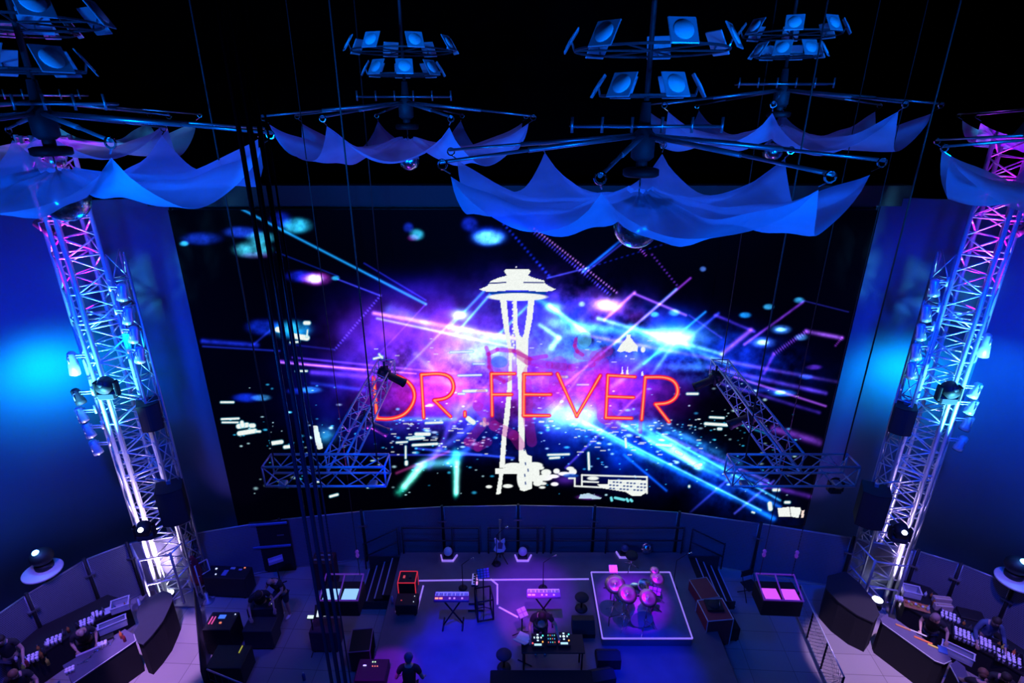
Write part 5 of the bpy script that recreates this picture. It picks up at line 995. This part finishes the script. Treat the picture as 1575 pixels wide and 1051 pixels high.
for i, (px, py, m, lab) in enumerate(((72, 1016, yellow, 'yellow-green bottle behind the left counter'), (62, 1005, amber, 'amber bottle left of the yellow-green bottle'), (35, 1026, greenp, 'green bottle at the far left back bar'), (40, 1018, redcase, 'red bottle beside the green one at the far left'), (185, 975, orange, 'orange squeeze bottle at the far end of the left counter'), (190, 980, redcase, 'red squeeze bottle at the far end of the left counter'), (1428, 935, white, 'white bottle left of the right bartender'), (1437, 925, amber, 'amber bottle near the cardboard boxes'), (1560, 1003, orange, 'orange bottle beside the edge rack'), (1543, 995, yellow, 'yellow bottle between the two cup racks'))):
    bottle(px, py, m, lab, 1.08 if py in (975, 980) else .86)
for i, (px, py) in enumerate(((24, 1012), (33, 1008), (58, 996), (66, 1001), (70, 990), (97, 972), (104, 967), (118, 962), (143, 951), (158, 938), (192, 930), (178, 936))):
    bottle(px, py, [white, steel, amber, darkgrey][i % 4], 'small bottle on the left back bar, %s counting from the picture edge' % ORD[i], .86, 'small bottles on the left back bar', .20)
for i, (px, py) in enumerate(((1424, 913), (1433, 915), (1441, 933), (1447, 938), (1475, 955), (1483, 958), (1493, 965), (1515, 975), (1526, 980), (1537, 990), (1549, 996), (1566, 1010))):
    bottle(px, py, [white, amber, steel, darkgrey][i % 4], 'small bottle on the right back bar, %s counting from the tower' % ORD[i], .86, 'small bottles on the right back bar', .20)
for i, (px, py) in enumerate(((126, 1020), (133, 1014), (142, 1007), (150, 1001), (160, 995), (172, 988))):
    q = az(px, py, 1.1); t = thing('bar_tool', 'steel bar tool lying on the left counter, %s from the near end' % ORD[i], 'bar tool', (q.x, q.y, 1.095), .6 + .5 * (i % 3), 'bar tools on the left counter')
    MB().tube((-.10, 0, 0), (.08, 0, 0), .009).build('handle', chrome, t); MB().ball((.10, 0, .0), .026, 10, 6, (1, 1, .4)).build('bowl', chrome, t)
for px, py, w_, l, rz, m, lab, cat, name in ((165, 982, .28, .16, .6, black, 'black caddy on the left counter', 'caddy', 'napkin_caddy'), (135, 1002, .5, .06, .62, mat('pale_violet_tray', (.5, .42, .6), .5), 'pale strip mat lying on the left counter', 'mat', 'bar_mat'), (1389, 965, .34, .05, -.62, mat('amber_tray', (.6, .25, .08), .4), 'amber strip mat at the tower end of the right counter', 'mat', 'bar_mat'),
        (1420, 985, .4, .05, -.62, orange, 'orange strip mat at the middle of the right counter', 'mat', 'bar_mat'), (1435, 994, .22, .05, -.62, yellow, 'yellow strip mat on the right counter', 'mat', 'bar_mat'), (1408, 972, .5, .03, -.62, white, 'white strip on the right counter behind the amber mat', 'mat', 'bar_mat'), (1450, 1000, .2, .22, -.5, bluep, 'blue square mat at the near end of the right counter', 'mat', 'bar_mat'), (1372, 948, .16, .12, -.5, black, 'black card terminal at the tower end of the right counter', 'terminal', 'card_terminal')):
    q = az(px, py, 1.1); tag(MB().box((0, 0, .015), (w_, l, .03 if cat != 'caddy' else .1), bev=.006).build(name, m, None, (q.x, q.y, 1.082), rz), lab, cat)
q = az(100, 950, .3); tag(MB().box((0, 0, .15), (.5, .2, .3), bev=.02).build('crate', bluep, None, (q.x, q.y, 0), .45), 'blue crate on the floor against the left fence', 'crate')
case(1494, 945, .9, (.6, .4), 'black bin between the right fence and the long cup rack', black, -.35, None, 0, 'bin', 'bin')

# ------------------------------------------------------------------ people
def skinned(name, V, E, m, parent, lvl=2):
    me = bpy.data.meshes.new(name); me.from_pydata([v[0] for v in V], E, []); me.materials.append(m); o = bpy.data.objects.new(name, me); COL.objects.link(o); o.parent = parent
    md = o.modifiers.new('Skin', 'SKIN'); md.use_smooth_shade = True
    for i, v in enumerate(V): r = v[1]; me.skin_vertices[0].data[i].radius = (r, r) if not isinstance(r, tuple) else r
    me.skin_vertices[0].data[0].use_root = True
    sb = o.modifiers.new('Subdivision', 'SUBSURF'); sb.levels = lvl; sb.render_levels = lvl; return o
def person(loc, rz, lab, lean=.25, hands=((.3, -.45, 1.0), (-.3, -.45, 1.0)), hair=hairm, shirt=shirtm, legs=jeans, bald=False, nod=.6, sc=1., sleeve=.55, shorts=False, cap=None):
    t = thing('person', lab, 'person', loc, rz); t.scale = (sc,) * 3
    P = Vector; V = []; E = []
    def a(p, r, par=None):
        V.append((tuple(p), r)); i = len(V) - 1
        if par is not None: E.append((par, i))
        return i
    pel = a((0, 0, .96), (.15, .12)); wa = a((0, -lean * .2, 1.10), (.135, .11), pel); che = a((0, -lean * .62, 1.32), (.165, .13), wa); up = a((0, -lean * .85, 1.44), (.11, .09), che)
    nk = a((0, -lean - .02, 1.51), .055, up); hd = P((0, -lean - .04 - .05 * nod, 1.56)); d = P((0, -math.sin(nod), math.cos(nod))); f = P((0, -math.cos(nod), -math.sin(nod)))
    jaw = a(hd + d * .02 + f * .015, .068, nk); mid = a(hd + d * .10 + f * .01, (.082, .092), jaw); cr = a(hd + d * .175, (.07, .08), mid)
    nose = a(hd + d * .075 + f * .105, .013, mid)
    J = {}
    for s, h in ((1, hands[0]), (-1, hands[1])):
        sh = P((s * .19, -lean * .8, 1.42)); H = P(h); dv = H - sh; L = min(dv.length, .60); w_ = sh + dv.normalized() * L; mdp = (sh + w_) / 2; el = mdp + P((s * .06, .10, -.06)) * (1 if L < .58 else .4)
        i0 = a(sh, .062, up); i1 = a((sh + el) / 2, .05, i0); i2 = a(el, .042, i1); i3 = a((el + w_) / 2, .038, i2); i4 = a(w_, .026, i3); dd = (w_ - el).normalized(); sd = dd.cross(P((0, 0, 1))).normalized(); i5 = a(w_ + dd * .06, (.036, .018), i4)
        for k in range(4):
            o_ = sd * ((k - 1.5) * .021); ln = (.065, .078, .072, .055)[k]; j1 = a(w_ + dd * .10 + o_, .0095, i5); j2 = a(w_ + dd * (.10 + ln * .5) + o_ * 1.1 + P((0, 0, -.008)), .009, j1); a(w_ + dd * (.10 + ln) + o_ * 1.1 + P((0, 0, -.03)), .007, j2)
        th = a(w_ + dd * .04 - sd * s * .038, .011, i5); a(w_ + dd * .09 - sd * s * .055 + P((0, 0, -.012)), .009, th)
        J[s] = (sh, el, w_)
    for s in (1, -1):
        h_ = a((s * .09, .0, .90), .095, pel); k1 = a((s * .105, -.01, .70), .078, h_); kn = a((s * .11, -.03, .50), .058, k1); cf = a((s * .115, .0, .32), .052, kn); an = a((s * .12, .02, .09), .035, cf); a((s * .125, -.15, .035), (.035, .03), a((s * .12, -.04, .05), (.04, .035), an))
    skinned('body', V, E, skin, t)
    V = []; E = []
    c0 = a((0, 0, .93), (.165, .135)); c1 = a((0, -lean * .2, 1.10), (.155, .13), c0); c2 = a((0, -lean * .62, 1.32), (.185, .15), c1); c3 = a((0, -lean * .85, 1.44), (.12, .10), c2)
    for s in (1, -1): sh, el, w_ = J[s]; b0 = a(sh, .078, c3); a(sh.lerp(el, sleeve if sleeve < 1 else 1), .062, b0) if sleeve <= 1 else a(w_.lerp(el, .1), .042, a(el, .055, b0))
    skinned('shirt', V, E, shirt, t)
    V = []; E = []; c0 = a((0, 0, .99), (.16, .13)); 
    for s in (1, -1):
        h_ = a((s * .09, 0, .89), .11, c0); k1 = a((s * .105, -.01, .70), .092, h_); kn = a((s * .11, -.03, .54), .076, k1)
        if not shorts: a((s * .12, .02, .13), .052, a((s * .115, .0, .32), .066, kn))
    skinned('trousers', V, E, legs, t)
    for s in (1, -1): MB().ball((s * .12, -.07, .045), .055, 12, 8, (.9, 2.3, .85)).build('shoe', black if not shorts else white, t)
    fm = Matrix((( 1, 0, 0), (0, -f.y, d.y), (0, -f.z, d.z))).to_4x4()
    c = hd + d * .105 + f * .008
    for s in (1, -1): MB().ball(c + f * .085 + P((s * .032, 0, 0)), .011, 8, 6).build('eye', black, t); MB().ball(c + P((s * .088, 0, 0)), .022, 8, 6, (.4, 1, 1.4)).build('ear', skin, t)
    if not bald:
        b = MB(); M = Matrix.Translation(hd + d * .13 - f * .014) @ fm; prof = []
        for k in range(7, 17): an_ = PI * k / 16; prof.append((max(.001, .103 * math.sin(an_)), -.103 * math.cos(an_)))
        b.lathe(prof, n=18, M=M); b.ball(M @ P((0, .03, -.04)), .085, 14, 8); b.build('cap' if cap else 'hair', cap or hair, t)
    return t
q = az(825, 1006, ZD); person((q.x + .10, q.y + .12, ZD), 0, 'DJ in a dark printed T-shirt leaning over the decks', lean=.26, hands=((.42, -.50, 1.02), (-.28, -.50, 1.0)), nod=.75, shorts=True, sleeve=.6)
t = [o for o in COL.objects if o.name.startswith('person') and o.parent is None][-1]
MB().ball((0, -.305, 1.26), .10, 18, 10, (1, .35, 1.25)).build('shirt_print', mat('faded_print', (.30, .25, .38), .8, noise=.6, scale=30), t)
q = az(111, 970, 1.6); person((q.x - .05, q.y + .28, 0), .75, 'bald bartender in black bending over the left bar counter', lean=.3, hands=((.22, -.5, 1.15), (-.2, -.46, 1.12)), bald=True, nod=1.0, sleeve=.7)
q = az(18, 1032, 1.6); person((q.x, q.y + .1, 0), .6, 'brown-haired bartender at the lower left corner', hair=mat('brown_hair', (.2, .09, .05), .6), lean=.15, nod=.6)
q = az(5, 1000, 1.5); person((q.x - .25, q.y + .3, 0), .6, 'dark clothed person at the left edge before the fence', lean=.1, nod=.3)
q = az(424, 890, 1.6); person((q.x, q.y + .2, 0), -.3, 'technician with violet-lit shaved head reaching to the gear desk', lean=.22, hands=((.15, -.5, 1.15), (-.3, -.5, 1.1)), bald=True, nod=.6, shorts=True)
q = az(393, 905, 1.55); person((q.x, q.y + .1, 0), .5, 'technician in black bent over the gear desk, left of the shaved one', lean=.3, nod=.9)
q = az(626, 1030, ZD + 1.6); person((q.x, q.y + .1, ZD), PI, 'person seen from above at the bottom edge with a violet-lit cap', lean=.1, nod=.1, cap=mat('dark_cap', (.1, .08, .16), .7), hands=((.3, -.2, 1.0), (-.3, -.2, 1.0)))
q = az(1446, 948, 1.55); person((q.x + .0, q.y + .12, 0), -.75, 'bartender in black serving behind the right counter', hair=mat('light_hair', (.35, .2, .2), .6), lean=.2, hands=((.35, -.42, 1.2), (-.2, -.4, 1.1)), nod=.7)
q = az(1533, 966, 1.5); person((q.x + .1, q.y + .3, 0), -.4, 'person in a blue-lit jacket behind the cup racks', lean=.15, nod=.5, shirt=mat('blue_grey_jacket', (.06, .10, .22), .8), sleeve=2)
q = az(1545, 1030, 1.6); person((q.x, q.y, 0), -.6, 'dark-haired person at the lower right beside the edge rack', lean=.15, nod=.7)
q = az(1512, 1047, 1.6); person((q.x, q.y, 0), 2.6, 'customer at the lower right corner by the end counter', hair=mat('brown_hair', (.2, .09, .05), .6), lean=.08, nod=.3)
